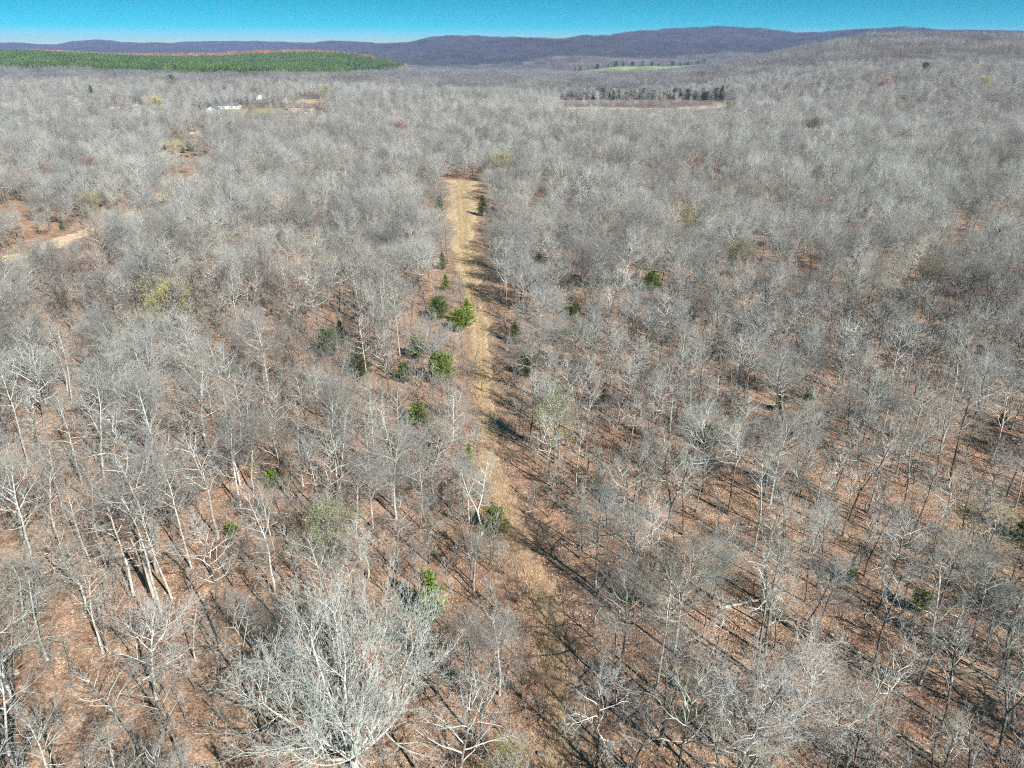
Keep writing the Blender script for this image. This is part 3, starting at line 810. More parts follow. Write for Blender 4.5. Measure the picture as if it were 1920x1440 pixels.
X, Y = jitter_grid(-150, 150, 6, 150, 3.3, 3, lambda x, y: np.where(x < track_x(y)[0], .38, .62) + .34 * dens_noise(x, y))
ok = (clear_mask(X, Y) < .5) & (np.abs(X) < Y * .72 + 32)
dk = np.min(np.hypot(X[:, None] - keyxy[None, :, 0], Y[:, None] - keyxy[None, :, 1]), axis=1)
ok &= (dk > 3.0) & (np.hypot(X - GIANT.x, Y - GIANT.y) > 8)
X, Y = X[ok], Y[ok]
NP = len(PROTO)
wts = np.array([1, 1, 1, 1.2, 1.2, 1.0, .9, 1.0, .7, .7, .6, .6, .9, .9, .8, 1.0, .7]); wts /= wts.sum()
cand = []
wr = np.array([1.4, 1.1, 1.4, 1.8, 1.8, .3, .2, .35, .35, .3, .3, .3, 1.8, 1.8, 1.8, .6, .5]); wr /= wr.sum()
PK = np.where(X < track_x(Y)[0], rng.choice(NP, p=wts, size=len(X)), rng.choice(NP, p=wr, size=len(X))); S0 = np.where(X < track_x(Y)[0], rng.uniform(.62, 1.1, len(X)), rng.uniform(.55, 1.0, len(X)))
S0 = let_see(X, Y, np.array([PROTO[k][3] for k in PK]), np.array([PROTO[k][4] for k in PK]), S0, 61)
for x, y, pk, s_ in zip(X, Y, PK, S0):
    if s_ > 0: cand.append((x, y, float(s_), int(pk), rng.random() * 6.28, None))
def score(c):
    x, y = c[0], c[1]; z = hz(x, y)
    H = PROTO[c[3]][3] * c[2]
    u, v, d = proj(x, y, z + H * .6)
    u0, v0, _ = proj(x, y, z)
    u1, v1, _ = proj(x, y, z + H)
    inside = -20 < u < 1940 and (v < 1470)
    return (1.0 if inside else 0.0) * (H / d) , u, v
sc_ = [score(c) for c in cand]
order = sorted(range(len(cand)), key=lambda i: -sc_[i][0])
n_ind = 300 - len(placed) - 1
chosen = [i for i in order[:n_ind] if sc_[i][0] > 0]
rest_near = [i for i in range(len(cand)) if i not in set(chosen)]
IND = placed + [cand[i] for i in chosen]

# labels that single each tree out: shape, side of the track, strip of the picture, order from the track outwards
ORD = ['first', 'second', 'third', 'fourth', 'fifth', 'sixth', 'seventh', 'eighth', 'ninth', 'tenth', 'eleventh', 'twelfth', 'thirteenth', 'fourteenth', 'fifteenth', 'sixteenth', 'seventeenth', 'eighteenth', 'nineteenth', 'twentieth', 'twenty-first', 'twenty-second', 'twenty-third', 'twenty-fourth']
def band(v):
    for lim, w in ((640, 'level with the paired cedars'), (760, 'level with the wooden post'), (880, 'level with the russet oak'), (1010, 'level with the egg-shaped cedar'), (1150, 'level with the broken snag'), (1300, 'in the lower quarter'), (9999, 'along the bottom edge')):
        if v < lim: return w
buckets = {}
for i, c in enumerate(IND):
    if c[5]: continue
    x, y = c[0], c[1]; u, v, d = proj(x, y, hz(x, y))
    side = 'left' if x < float(track_x(y)[0]) else 'right'
    buckets.setdefault((PROTO[c[3]][5], side, band(v)), []).append((abs(x - float(track_x(y)[0])), i))
LAB = {}
for (wd, side, bd), it in buckets.items():
    it.sort()
    for k, (_, i) in enumerate(it):
        LAB[i] = f'{wd} bare tree {side} of the track, {bd}, {ORD[k] if k < 24 else "outermost"} from it'
for i, c in enumerate(IND):
    x, y, s, pk, rz, lb = c
    me_t, me_c, _, H, RC, wd = PROTO[pk]
    root = empty('bare_tree', (x, y, hz(x, y)), rz, (s * random.Random(i).uniform(.92, 1.1), s * random.Random(i + 999).uniform(.92, 1.1), s), lb or LAB[i], 'tree', 'bare trees of the near woodland')
    parts_ = [link('trunk', me_t, root), link('crown', me_c, root)]
    rp_ = random.Random(i * 7 + 3).random()
    if rp_ < (.5 if x < float(track_x(y)[0]) else .12):          # lichen-white trees
        for o_ in parts_:
            o_.material_slots[0].link = 'OBJECT'; o_.material_slots[0].material = M['pale']

# the great white tree at the bottom
tv, cv, _ = tree_geo(77, 13.8, 8.2, .12, 'giant', 0)
root = empty('bare_tree', GIANT, 2.2, 1.0, 'great white many-stemmed tree filling the bottom centre, left of the track', 'tree', 'bare trees of the near woodland')
link('trunk', mesh_np('trunk', tv[0], tv[1], [M['white']]), root); link('crown', mesh_np('crown', cv[0], cv[1], [M['white'], M['white']], cv[2]), root)

def arr_scatter(name, meshes, XY, zoff, smin, smax, seed, label, cat, pids=None, flat=True, zs=None, sv=None):
    g = np.random.default_rng(seed); n = len(XY)
    XY = np.asarray(XY); Z = height(XY[:, 0], XY[:, 1]) + zoff
    s = g.uniform(smin, smax, n) if sv is None else np.asarray(sv); S = np.stack([s * g.uniform(.9, 1.1, n), s * g.uniform(.9, 1.1, n), s * (1 if zs is None else zs)], -1)
    ro = np.stack([g.normal(0, .02, n), g.normal(0, .02, n), g.uniform(0, 6.283, n)], -1)
    return scatter(name, meshes, np.stack([XY[:, 0], XY[:, 1], Z], -1), ro, S, g.integers(0, len(meshes), n) if pids is None else pids, label, cat)

# the rest of the woodland
MIDM, FARM = [], []
for k, (sd, H, RC, cb, st, wd) in enumerate([(51, 13, 2.5, .45, 'plain', ''), (52, 12, 3.1, .38, 'plain', ''), (53, 13.5, 2.4, .50, 'plain', ''), (54, 12.5, 3.5, .36, 'plain', ''), (55, 12, 3.2, .34, 'forked', ''), (56, 11.5, 3.0, .38, 'crooked', '')]):
    RC *= 1.12
    tv, cv, _ = tree_geo(sd, H, RC, cb, st, 1)
    V, T, mi = join_tree(tv, cv)
    MIDM.append(mesh_np('woodland_tree', V, T, [M['bark'], M['farlimb'], M['woodland']], mi))
    tv, cv, _ = tree_geo(sd + 10, H, RC * 1.1, cb, 'plain', 2)
    V, T, mi = join_tree(tv, cv)
    FARM.append(mesh_np('woodland_tree', V, T, [M['bark'], M['woodland'], M['woodland']], mi))
PATCH = []
for k in range(5):
    g = random.Random(200 + k); parts = []
    src = [tree_geo(300 + k * 3 + j, g.uniform(10, 13.5), g.uniform(3.2, 4.6), .35, 'plain', 3) for j in range(3)]
    for ix in range(6):
        for iy in range(6):
            tv, cv, _ = src[g.randrange(3)]
            a = g.random() * 6.28; ca, sa = math.cos(a), math.sin(a); s = g.uniform(.8, 1.15)
            Rm = np.array([[ca, -sa, 0], [sa, ca, 0], [0, 0, 1]]) * s
            o = np.array([(ix - 2.5) * 6.2 + g.uniform(-2.4, 2.4), (iy - 2.5) * 6.2 + g.uniform(-2.4, 2.4), -.8])
            parts.append((tv[0] @ Rm.T + o, tv[1], 0)); parts.append((cv[0] @ Rm.T + o, cv[1], 0))
    PATCH.append(joinvt(parts))
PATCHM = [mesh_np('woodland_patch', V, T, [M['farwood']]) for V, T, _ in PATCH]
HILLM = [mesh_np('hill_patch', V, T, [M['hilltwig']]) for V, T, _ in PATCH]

near_xy = [(cand[i][0], cand[i][1]) for i in rest_near]
pid_near = [cand[i][3] for i in rest_near]
X, Y = jitter_grid(-420, 420, 150, 480, 4.3, 13, lambda x, y: np.where((x > 8) & (y < 290), .48, .56) + .42 * dens_noise(x, y))
ok = (clear_mask(X, Y) < .5) & (np.abs(X) < Y * .70 + 30); mid = np.stack([X[ok], Y[ok]], -1)
X, Y = jitter_grid(-720, 720, 480, 950, 5.4, 14, lambda x, y: .66 + .34 * dens_noise(x * .7, y * .7))
ok = (clear_mask(X, Y) < .5) & (np.abs(X) < Y * .68 + 30); far = np.stack([X[ok], Y[ok]], -1)
gp = np.random.default_rng(5)
sm = let_see(mid[:, 0], mid[:, 1], 12.5, 3.6, gp.uniform(.5, 1.12, len(mid)), 62); sf = let_see(far[:, 0], far[:, 1], 12.5, 3.6, gp.uniform(.55, 1.15, len(far)), 63, .3)
mid, sm, far, sf = mid[sm > 0], sm[sm > 0], far[sf > 0], sf[sf > 0]
allxy = np.concatenate([np.array(near_xy), mid, far]); alls = np.concatenate([[cand[i][2] for i in rest_near], sm, sf])
allp = np.concatenate([np.array(pid_near), NP + gp.integers(0, 6, len(mid)), NP + 6 + gp.integers(0, 6, len(far))])
arr_scatter('bare_woodland', [p[2] for p in PROTO] + MIDM + FARM, allxy, 0.0, .72, 1.05, 21, 'grey leafless woodland stretching away on both sides of the track', 'woodland', allp, sv=alls)

PINEX = [px_az(v) for v in (-200, 0, 200, 330, 470, 600, 700, 742)]
PINEF = [1750, 1700, 1560, 1440, 1330, 1600, 1850, 2000]
def in_pine(x, y):
    az = x / y
    return (az < px_az(742)) & (y > np.interp(az, PINEX, PINEF) + 25 * np.sin(x / 37)) & (y < np.interp(az, [px_az(520), px_az(650), px_az(750)], [2520, 2380, 2020]) + 30 * np.sin(x / 51))
def in_field(x, y):
    az = x / y
    return (az > FB[0, 0]) & (az < FB[0, -1]) & (y > np.interp(az, FB[0], FB[1])) & (y < np.interp(az, FB[0], FB[2]))
X, Y = jitter_grid(-2000, 2000, 965, 2640, 31, 15, lambda x, y: np.full(x.shape, .97))
ok = (np.abs(X) < Y * .68 + 40) & ~in_pine(X, Y) & ~in_field(X, Y - 0) & ~in_field(X, Y + 20)
px_ = np.stack([X[ok], Y[ok]], -1)
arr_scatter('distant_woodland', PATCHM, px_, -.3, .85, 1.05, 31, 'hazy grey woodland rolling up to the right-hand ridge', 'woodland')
X, Y = jitter_grid(-5200, 4600, 2650, 7300, 42, 16, lambda x, y: np.full(x.shape, .95))
az = X / Y; yr = np.interp(az, [px_az(600), px_az(820)], [7000.0, 4500.0])
ok = (np.abs(az) < .68) & (Y < yr * 1.03); px_ = np.stack([X[ok], Y[ok]], -1)
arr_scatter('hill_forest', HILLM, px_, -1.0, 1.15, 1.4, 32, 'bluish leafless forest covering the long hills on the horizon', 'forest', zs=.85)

# ------------------------------------------------------------------ conifers
def quads_cloud(C, U, W, lu, lw):
    """small pointed leaf quads: centres C, long axes U, wide axes W"""
    n = len(C)
    P = np.stack([C - U * lu[:, None] * .5, C + W * lw[:, None] * .5, C + U * lu[:, None] * .5, C - W * lw[:, None] * .5], 1).reshape(-1, 3)
    b = np.arange(n)[:, None] * 4
    T = np.concatenate([b + [[0, 1, 2]], b + [[0, 2, 3]]])
    return P, T

def unit(v): return v / (np.linalg.norm(v, axis=-1, keepdims=True) + 1e-9)

def cedar_geo(seed, H, Rm, n, shape, lsize):
    g = np.random.default_rng(seed)
    nb = int(62 * H / 4)
    br, cen, dirs = [], [], []
    hb = np.sort(g.random(nb) ** 1.15) * .97 + .02
    for i in range(nb):
        t = hb[i]
        prof = (1 - t) ** .75 * min(1, t * 5 + .45) if shape == 'cone' else math.sqrt(max(0, 1 - (t * 1.02) ** 2.2)) * min(1, .5 + 3.5 * t)
        L = Rm * prof * g.uniform(.5, 1.25) + .12
        a = i * 2.4 + g.uniform(-.4, .4); up = g.uniform(.25, .75)
        d = np.array([math.cos(a), math.sin(a), up]); d /= np.linalg.norm(d)
        p0 = np.array([0, 0, t * H * .95]); p1 = p0 + d * L * .55; p2 = p1 + unit(d + np.array([0, 0, .25])) * L * .5
        br.append(([tuple(p0), tuple(p1), tuple(p2)], [.022 + .012 * L, .013, .006]))
        m = max(8, int(n / nb * (.35 + L / Rm)))
        s = g.random(m) ** .55
        pts = np.where(s[:, None] < .5, p0 + (p1 - p0) * (s / .5)[:, None], p1 + (p2 - p1) * ((s - .5) / .5)[:, None])
        pts += g.normal(0, .062 * (.6 + L), (m, 3))
        cen.append(pts); dirs.append(unit(d + g.normal(0, .5, (m, 3)) + [0, 0, .35]))
    C = np.concatenate(cen); U = np.concatenate(dirs); C[:, 2] = np.maximum(C[:, 2], .05)
    W = unit(np.cross(U, g.normal(0, 1, U.shape)))
    lu = g.uniform(.7, 1.4, len(C)) * lsize; lw = lu * g.uniform(.35, .6, len(C))
    fv, ft = quads_cloud(C, U, W, lu, lw)
    tv = tubes([([(0, 0, -.2), (0.02, 0, H * .5), (0, .03, H * .93)], [.03 * H ** .8 + .02, .018 * H ** .8, .01])], 6, False)
    bv = tubes(br, 3, True)
    V, T, _ = joinvt([(tv[0], tv[1], 0), (bv[0], bv[1], 0)])
    return (V, T), (fv, ft)

M['cedarbark'] = plain('cedar bark', (.20, .13, .09), .9)
CED = []
for k, (sd, H, Rm, n, sh) in enumerate([(1, 5.0, 1.5, 5200, 'cone'), (2, 4.2, 1.7, 5600, 'egg'), (3, 5.5, 1.25, 4800, 'cone'), (4, 3.0, 1.3, 3600, 'egg')]):
    tv, fv = cedar_geo(sd, H, Rm, n, sh, .17)
    CED.append((mesh_np('trunk', tv[0], tv[1], [M['cedarbark']]), {m: mesh_np('crown', fv[0], fv[1], [M[m]], smooth=False) for m in ('cedar', 'darkcedar')}, H))
for (a, b, h, k, mt, lb) in CEDARS:
    p = at(a, b); tm, cm, H = CED[k]
    r_ = empty('cedar_tree', p, rng.random() * 6.28, h / H, lb, 'cedar', 'green cedars among the bare trees')
    link('trunk', tm, r_); link('crown', cm[mt], r_)
for i in range(16):                    # conifers along the top of the green field
    a = px_az(1075) + (px_az(1325) - px_az(1075)) * (i + rng.uniform(-.3, .3)) / 15; y = float(np.interp(a, FB[0], FB[2])) + 8; tm, cm, H = CED[i % 2]
    r_ = empty('cedar_tree', (a * y, y, hz(a * y, y)), rng.random() * 6.28, rng.uniform(9, 16) / H, f'dark conifer along the top of the green field, {ORD[i]} from its left end', 'cedar', 'conifers along the green field')
    link('trunk', tm, r_); link('crown', cm['darkcedar'], r_)
for i in range(30):                    # the dark row behind the meadow
    a = 1064 + i * 9.6 + rng.uniform(-4, 4); p = at(a, 186 + rng.uniform(-1.5, 1.5)); tm, cm, H = CED[i % 2]
    wd = 'first' if i == 0 else ORD[i] if i < 16 else ORD[29 - i]
    r_ = empty('cedar_tree', p, rng.random() * 6.28, rng.uniform(7, 13) / H, f'dark cedar behind the pale meadow, {wd} from the {"left" if i < 16 else "right"} end of the row', 'cedar', 'cedar row behind the meadow')
    link('trunk', tm, r_); link('crown', cm['darkcedar'], r_)

# pine plantation: rows of pines, built as patches
def pine_patch(seed, mt_):
    g = np.random.default_rng(seed); parts = []
    for ix in range(6):
        for iy in range(6):
            H = g.uniform(11, 19); Rm = g.uniform(1.7, 2.9); n = 80
            t = g.random(n) ** .8; a = g.random(n) * 6.283; rad = Rm * (1 - t) ** .7 * np.sqrt(g.random(n)) + .2
            C = np.stack([rad * np.cos(a), rad * np.sin(a), H * (.35 + .65 * t)], -1)
            U = unit(np.stack([np.cos(a), np.sin(a), g.uniform(.3, 1.2, n)], -1)); W = unit(np.cross(U, g.normal(0, 1, U.shape)))
            fv, ft = quads_cloud(C, U, W, g.uniform(1.2, 2.2, n), g.uniform(.8, 1.5, n))
            o = np.array([(ix - 2.5) * 5.2 + g.uniform(-1, 1), (iy - 2.5) * 5.2 + g.uniform(-1, 1), -.5])
            parts.append((fv + o, ft, 0))
            tv = tubes([([(0, 0, 0), (0, 0, H * .9)], [.2, .05])], 3, False); parts.append((tv[0] + o, tv[1], 1))
    V, T, mi = joinvt(parts)
    return mesh_np('pine_patch', V, T, [M[mt_], M['bark']], mi, smooth=False)
PP = [pine_patch(k, 'pine') for k in range(4)]
X, Y = jitter_grid(-1900, -150, 1150, 2520, 31.5, 17, lambda x, y: np.full(x.shape, .96))
ok = in_pine(X, Y) & (X > -Y * .70 - 40)
arr_scatter('pine_plantation', PP, np.stack([X[ok], Y[ok]], -1), 0.0, .95, 1.1, 41, 'dense bright green pine plantation below the hills at upper left', 'pine plantation')
RP = [pine_patch(30 + k, 'rust') for k in range(2)]
X, Y = jitter_grid(-1750, -300, 2530, 2800, 30, 18, lambda x, y: .5 + .5 * (np.sin(x / 130) > -.5))
ok = (X / Y > px_az(60)) & (X / Y < px_az(690))
arr_scatter('rust_coloured_woodland', RP, np.stack([X[ok], Y[ok]], -1), 0.0, 1.0, 1.3, 42, 'thin rust-orange line of woodland along the top of the pine plantation', 'woodland')

# ------------------------------------------------------------------ trees in bud, saplings, shrubs
BUD = []
def bud_proto(seed, H, RC, cb, dens, lsz, key):
    tv, cv, o = tree_geo(seed, H, RC, cb, 'plain', 1)
    g = np.random.default_rng(seed)
    tips = np.array([b[0][-1] for b in o[3]])
    sel = tips[g.random(len(tips)) < dens]
    C = np.repeat(sel, 8, 0) + g.normal(0, .22, (len(sel) * 8, 3))
    U = unit(g.normal(0, 1, C.shape)); W = unit(np.cross(U, g.normal(0, 1, U.shape)))
    l = g.uniform(.6, 1.3, len(C)) * lsz
    return tv, cv, quads_cloud(C, U, W, l, l * .8)
BP = [bud_proto(61, 11.5, 4.2, .35, .8, .115, 0), bud_proto(62, 11, 4.6, .32, .95, .135, 0)]
BMESH = []
for tv, cv, lv in BP:
    BMESH.append((mesh_np('trunk', *tv, [M['bark']]), mesh_np('crown', cv[0], cv[1], [M['woodland'], M['woodland']], cv[2]), {m: mesh_np('foliage', *lv, [M[m]], smooth=False) for m in ('olive', 'gold', 'green', 'coral', 'russet')}))
for (a, b, h, k, mt_, lb) in BUDS:
    p = at(a, b); tm, cm, lm = BMESH[k]
    r_ = empty('budding_tree', p, rng.random() * 6.28, h / 11.2, lb, 'tree', 'trees in early bud')
    link('trunk', tm, r_); link('crown', cm, r_); link('foliage', lm[mt_], r_)

SAP = []
for k, (sd, H, RC) in enumerate([(71, 6.0, 1.3), (72, 5.0, 1.2), (73, 7.0, 1.5), (74, 4.0, 1.1)]):
    tv, cv, _ = tree_geo(sd, H, RC, .28, 'sapling', 0)
    V, T, mi = join_tree(tv, cv)
    SAP.append((mesh_np('trunk', *tv, [M['bark']]), mesh_np('crown', cv[0], cv[1], [M['twig'], M['twig']], cv[2]), mesh_np('sapling', V, T, [M['bark'], M['twig'], M['twig']], mi), H))
X, Y = jitter_grid(-140, 140, 18, 170, 3.7, 33, lambda x, y: np.where(x < track_x(y)[0], 1.0, .5) * (.3 + .6 * (1 - dens_noise(x + 31, y))))
tx, tw = track_x(Y)
X2, Y2 = jitter_grid(-14, 2, 45, 130, 2.6, 34, lambda x, y: np.full(x.shape, .7))
X = np.concatenate([X, X2]); Y = np.concatenate([Y, Y2]); tx, tw = track_x(Y)
ok = ((X < tx - tw - .3) | (X > tx + tw + 2.5)) & (np.abs(X) < Y * .72 + 25) & (np.hypot(X - GIANT.x, Y - GIANT.y) > 4)
for (cx, cyy, rx, ry), c, s, k in GLADES[6:7]: ok &= ((X - cx) / rx) ** 2 + ((Y - cyy) / ry) ** 2 > 1
X, Y = X[ok], Y[ok]
sap = []
SS = let_see(X, Y, 5.5, 1.3, rng.uniform(.6, 1.05, len(X)), 64, .4)
for x, y, s in zip(X, Y, SS):
    if s <= 0: continue
    u, v, d = proj(x, y, hz(x, y))
    k = int(rng.integers(0, 4)); s = float(s)
    sap.append((SAP[k][3] * s / d if (10 < u < 1910 and v < 1440) else 0, x, y, k, s, u, v))
sap.sort(key=lambda q: -q[0])
nsap = min(300, sum(1 for q in sap if q[0] > 0))
sb = {}
for i, q in enumerate(sap[:nsap]):
    side = 'left' if q[1] < float(track_x(q[2])[0]) else 'right'
    sb.setdefault((side, band(q[6]), ('slender', 'short', 'lanky', 'tiny')[q[3]]), []).append((abs(q[1] - float(track_x(q[2])[0])), i))
SL = {}
for (side, bd, wd), it in sb.items():
    it.sort()
    for k, (_, i) in enumerate(it): SL[i] = f'{wd} bare sapling {side} of the track, {bd}, {ORD[k] if k < 24 else "outermost"} from it'
for i, (_, x, y, k, s, u, v) in enumerate(sap[:nsap]):
    r_ = empty('bare_sapling', (x, y, hz(x, y)), rng.random() * 6.28, s, SL[i], 'sapling', 'bare saplings under the near trees')
    link('trunk', SAP[k][0], r_); link('crown', SAP[k][1], r_)
rest = sap[nsap:]
X, Y = jitter_grid(-260, 260, 170, 330, 6.0, 35, lambda x, y: np.full(x.shape, .5))
ok = (clear_mask(X, Y) < .5) & (np.abs(X) < Y * .72); 
xy = np.concatenate([np.array([(q[1], q[2]) for q in rest]).reshape(-1, 2), np.stack([X[ok], Y[ok]], -1)])
arr_scatter('sapling_undergrowth', [q[2] for q in SAP], xy, 0, .6, 1.05, 51, 'thin grey saplings filling the gaps further back', 'saplings')

# brush: knee-high twigs with some dead leaves
def brush_proto(seed, h, nst, leaves, lsz):
    g = random.Random(seed); gn = np.random.default_rng(seed); br, tips = [], []
    for i in range(nst):
        a = g.random() * 6.28; d = turned((0, 0, 1), R(g.uniform(5, 50)), a); p = (g.gauss(0, .12), g.gauss(0, .12), -.05)
        L = h * g.uniform(.6, 1.1); pts = [p]
        for s in range(3):
            d = nrm((d[0] + g.gauss(0, .15), d[1] + g.gauss(0, .15), d[2] + .05)); p = tuple(p[m] + d[m] * L / 3 for m in range(3)); pts.append(p)
            if s:
                for q in range(3):
                    dd = turned(d, R(g.uniform(25, 60)), g.random() * 6.28); e = tuple(p[m] + dd[m] * L * .3 for m in range(3))
                    br.append(([p, e], [.006, .004])); tips.append(e)
        br.append((pts, [.014, .011, .008, .005])); tips.append(p)
    bv = tubes(br, 3, True)
    tips = np.array(tips); C = tips[gn.integers(0, len(tips), leaves)] + gn.normal(0, .1 * h, (leaves, 3)); C[:, 2] = np.maximum(C[:, 2], .03)
    U = unit(gn.normal(0, 1, C.shape)); W = unit(np.cross(U, gn.normal(0, 1, U.shape)))
    l = gn.uniform(.7, 1.3, leaves) * lsz
    return bv, quads_cloud(C, U, W, l, l * .7)
BR = []
for k in range(4):
    bv, lv = brush_proto(k, .7 + .2 * k, 7, (30, 60, 14, 8)[k], .10)
    V, T, mi = joinvt([(*bv, 0), (*lv, 1)])
    BR.append(mesh_np('brush', V, T, [M['twig'], M['russet']], mi, smooth=False))
X, Y = jitter_grid(-150, 150, 16, 210, 2.3, 36, lambda x, y: .2 + .42 * dens_noise(x * 1.7, y * 1.7 + 9))
tx, tw = track_x(Y); ok = (np.abs(X - tx) > np.where(Y < 85, tw * .5, tw * .8)) & (np.abs(X) < Y * .72 + 10)
arr_scatter('undergrowth', BR, np.stack([X[ok], Y[ok]], -1), 0, .6, 1.3, 52, 'low twiggy brush and dead leaves on the woodland floor', 'undergrowth')

M['leaves'] = leafy('fallen leaves', (.16, .09, .06), (.50, .345, .24), .5, .25)
def litter_patch(seed, n, r):
    g = np.random.default_rng(seed)
    C = np.stack([g.normal(0, r * .5, n), g.normal(0, r * .5, n), g.uniform(.01, .07, n)], -1)
    U = unit(np.stack([g.normal(0, 1, n), g.normal(0, 1, n), g.normal(0, .45, n)], -1)); W = unit(np.cross(U, np.stack([g.normal(0, .4, n), g.normal(0, .4, n), np.ones(n)], -1)))
    l = g.uniform(.10, .20, n)
    return mesh_np('leaves', *quads_cloud(C, U, W, l, l * .75), [M['leaves']], smooth=False)
X, Y = jitter_grid(-95, 95, 26, 120, 1.25, 38, lambda x, y: .25 + .6 * dens_noise(x * 2.3, y * 2.3))
tx, tw = track_x(Y); ok = (np.abs(X - tx) > tw * .5) & (np.abs(X) < Y * .72 + 4)
arr_scatter('leaf_litter', [litter_patch(k, 70, 1.3) for k in range(4)], np.stack([X[ok], Y[ok]], -1), 0, .7, 1.3, 55, 'drifts of fallen brown oak leaves on the woodland floor', 'leaf litter')
STK = []
for k in range(5):
    g = random.Random(400 + k); br = []; L = (1.4, 2.2, 3.2, 1.0, 2.6)[k]; p = (-L / 2, 0, .05); d = (1, 0, 0); pts = [p]
    for i in range(4):
        d = nrm((d[0], d[1] + g.gauss(0, .25), g.gauss(0, .03))); p = (p[0] + d[0] * L / 4, p[1] + d[1] * L / 4, .05 + abs(g.gauss(0, .05))); pts.append(p)
        if i: 
            e = turned(d, R(g.uniform(30, 60)), g.random() * 6.28); br.append(([p, (p[0] + e[0] * L * .25, p[1] + e[1] * L * .25, max(.04, p[2] + e[2] * L * .25))], [.016, .008]))
    br.append((pts, [.045, .038, .03, .024, .012]))
    STK.append(mesh_np('stick', *tubes(br, 4, True), [M['limb']]))
X, Y = jitter_grid(-120, 120, 16, 150, 2.9, 37, lambda x, y: .25 + .2 * dens_noise(x, y + 40))
tx, tw = track_x(Y); ok = (np.abs(X - tx) > tw + .4) & (np.abs(X) < Y * .72 + 10)
arr_scatter('fallen_sticks', STK, np.stack([X[ok], Y[ok]], -1), .0, .6, 1.3, 54, 'grey fallen sticks strewn over the leaf litter', 'deadwood')

SH = []
for k in range(2):
    tv, cv, o = tree_geo(90 + k, 4.2, 1.9, .12, 'sapling', 0)
    g = np.random.default_rng(k); tips = np.array([b[0][-1] for b in o[3]] + [b[0][-1] for b in o[2]])
    C = np.repeat(tips, 2, 0) + g.normal(0, .1, (len(tips) * 2, 3)); U = unit(g.normal(0, 1, C.shape)); W = unit(np.cross(U, g.normal(0, 1, U.shape))); l = g.uniform(.09, .16, len(C))
    SH.append((mesh_np('trunk', *tv, [M['bark']]), mesh_np('crown', cv[0], cv[1], [M['twig'], M['twig']], cv[2]), mesh_np('foliage', *quads_cloud(C, U, W, l, l * .7), [M['russet']], smooth=False)))
SHR = [(858, 880, 3.8, 'dark russet oak beside the thin leaning cedar'), (880, 1040, 3.4, 'russet-leaved young oak below the egg-shaped cedar'), (985, 1200, 3.4, 'tan-leaved young oak in the middle of the lower track'),
       (900, 1330, 3.6, 'brown-leaved young oak right of the great white tree'), (830, 850, 3.0, 'reddish brush left of the dark russet oak'), (935, 1150, 2.6, 'thin tan-leaved oak left of the lower track'),
       (1290, 1060, 3.0, 'russet young oak in the lower right woodland'), (1000, 1330, 3.0, 'shaded brown young oak at the bottom of the track'), (760, 930, 2.6, 'russet young oak left of the egg-shaped cedar'),
       (170, 455, 3.6, 'orange-brown young oak beside the sandy path'), (850, 960, 2.8, 'pinkish-brown young oak in the left verge of the track')]
for i, (a, b, h, lb) in enumerate(SHR):
    p = at(a, b); k = i % 2
    r_ = empty('russet_oak', p, rng.random() * 6.28, h / 4.2, lb, 'young oak', 'young oaks still holding dead leaves')
    for nm, me in zip(('trunk', 'crown', 'foliage'), SH[k]): link(nm, me, r_)

# grass on the track
def tuft(seed, n, h, mt_):
    g = np.random.default_rng(seed)
    a = g.random(n) * 6.283; lean = g.uniform(.1, .8, n); r = g.uniform(0, .16, n); L = h * g.uniform(.6, 1.2, n)
    B = np.stack([r * np.cos(a), r * np.sin(a), np.full(n, -.03)], -1); D = unit(np.stack([np.cos(a) * lean, np.sin(a) * lean, np.ones(n)], -1)); W = unit(np.cross(D, [0, 0, 1.]))
    P = np.stack([B - W * .012, B + W * .012, B + D * L[:, None]], 1).reshape(-1, 3)
    return mesh_np('tuft', P, np.arange(3 * n).reshape(-1, 3), [M[mt_]], smooth=False)
q = np.random.default_rng(8)
ys = TRK[0, 1] + (TRK[-1, 1] - TRK[0, 1]) * q.random(9000) ** 1.3
tx, tw = track_x(ys); xs = tx + tw * q.normal(0, .62, len(ys)) 
gl = GLADES[6][0]; xs = np.concatenate([xs, gl[0] + gl[2] * q.normal(0, .5, 700)]); ys = np.concatenate([ys, gl[1] + gl[3] * q.normal(0, .5, 700)])
arr_scatter('dry_grass', [tuft(1, 16, .38, 'straw'), tuft(2, 14, .30, 'straw'), tuft(3, 14, .26, 'straw'), tuft(4, 12, .2, 'straw')], np.stack([xs, ys], -1), .06, .7, 1.4, 53, 'straw-coloured dry grass growing along the track', 'grass')

# ------------------------------------------------------------------ snag, logs, post, stones
p = at(287, 1116)
r_ = empty('broken_snag', p, 0, 1.0, 'broken dead snag, barkless and forked, in the lower left woodland', 'dead tree')
link('trunk', mesh_np('trunk', *tubes([([(0, 0, -.2), (-.12, .05, 1.4), (-.30, .1, 2.9), (-.45, .1, 4.3)], [.33, .25, .23, .19])], 9, False), [M['dead']]), r_)
for pts, rad in (([(-.45, .1, 4.2), (-.62, .1, 5.2), (-.85, .2, 6.3), (-1.0, .2, 7.0)], [.17, .13, .09, .02]), ([(-.42, .1, 4.2), (-.25, .15, 5.0), (-.12, .15, 5.9), (-.2, .2, 6.5)], [.15, .11, .08, .03]),
                 ([(-.7, .1, 5.4), (-1.2, .0, 5.7), (-1.9, .1, 5.6)], [.08, .05, .02]), ([(-.38, .1, 3.6), (-.9, -.1, 3.7), (-1.5, .0, 3.5)], [.08, .05, .02]), ([(-.2, .1, 5.4), (.05, .1, 6.1)], [.06, .02])):
    link('limb', mesh_np('limb', *tubes([(pts, rad)], 6, True), [M['dead']]), r_)

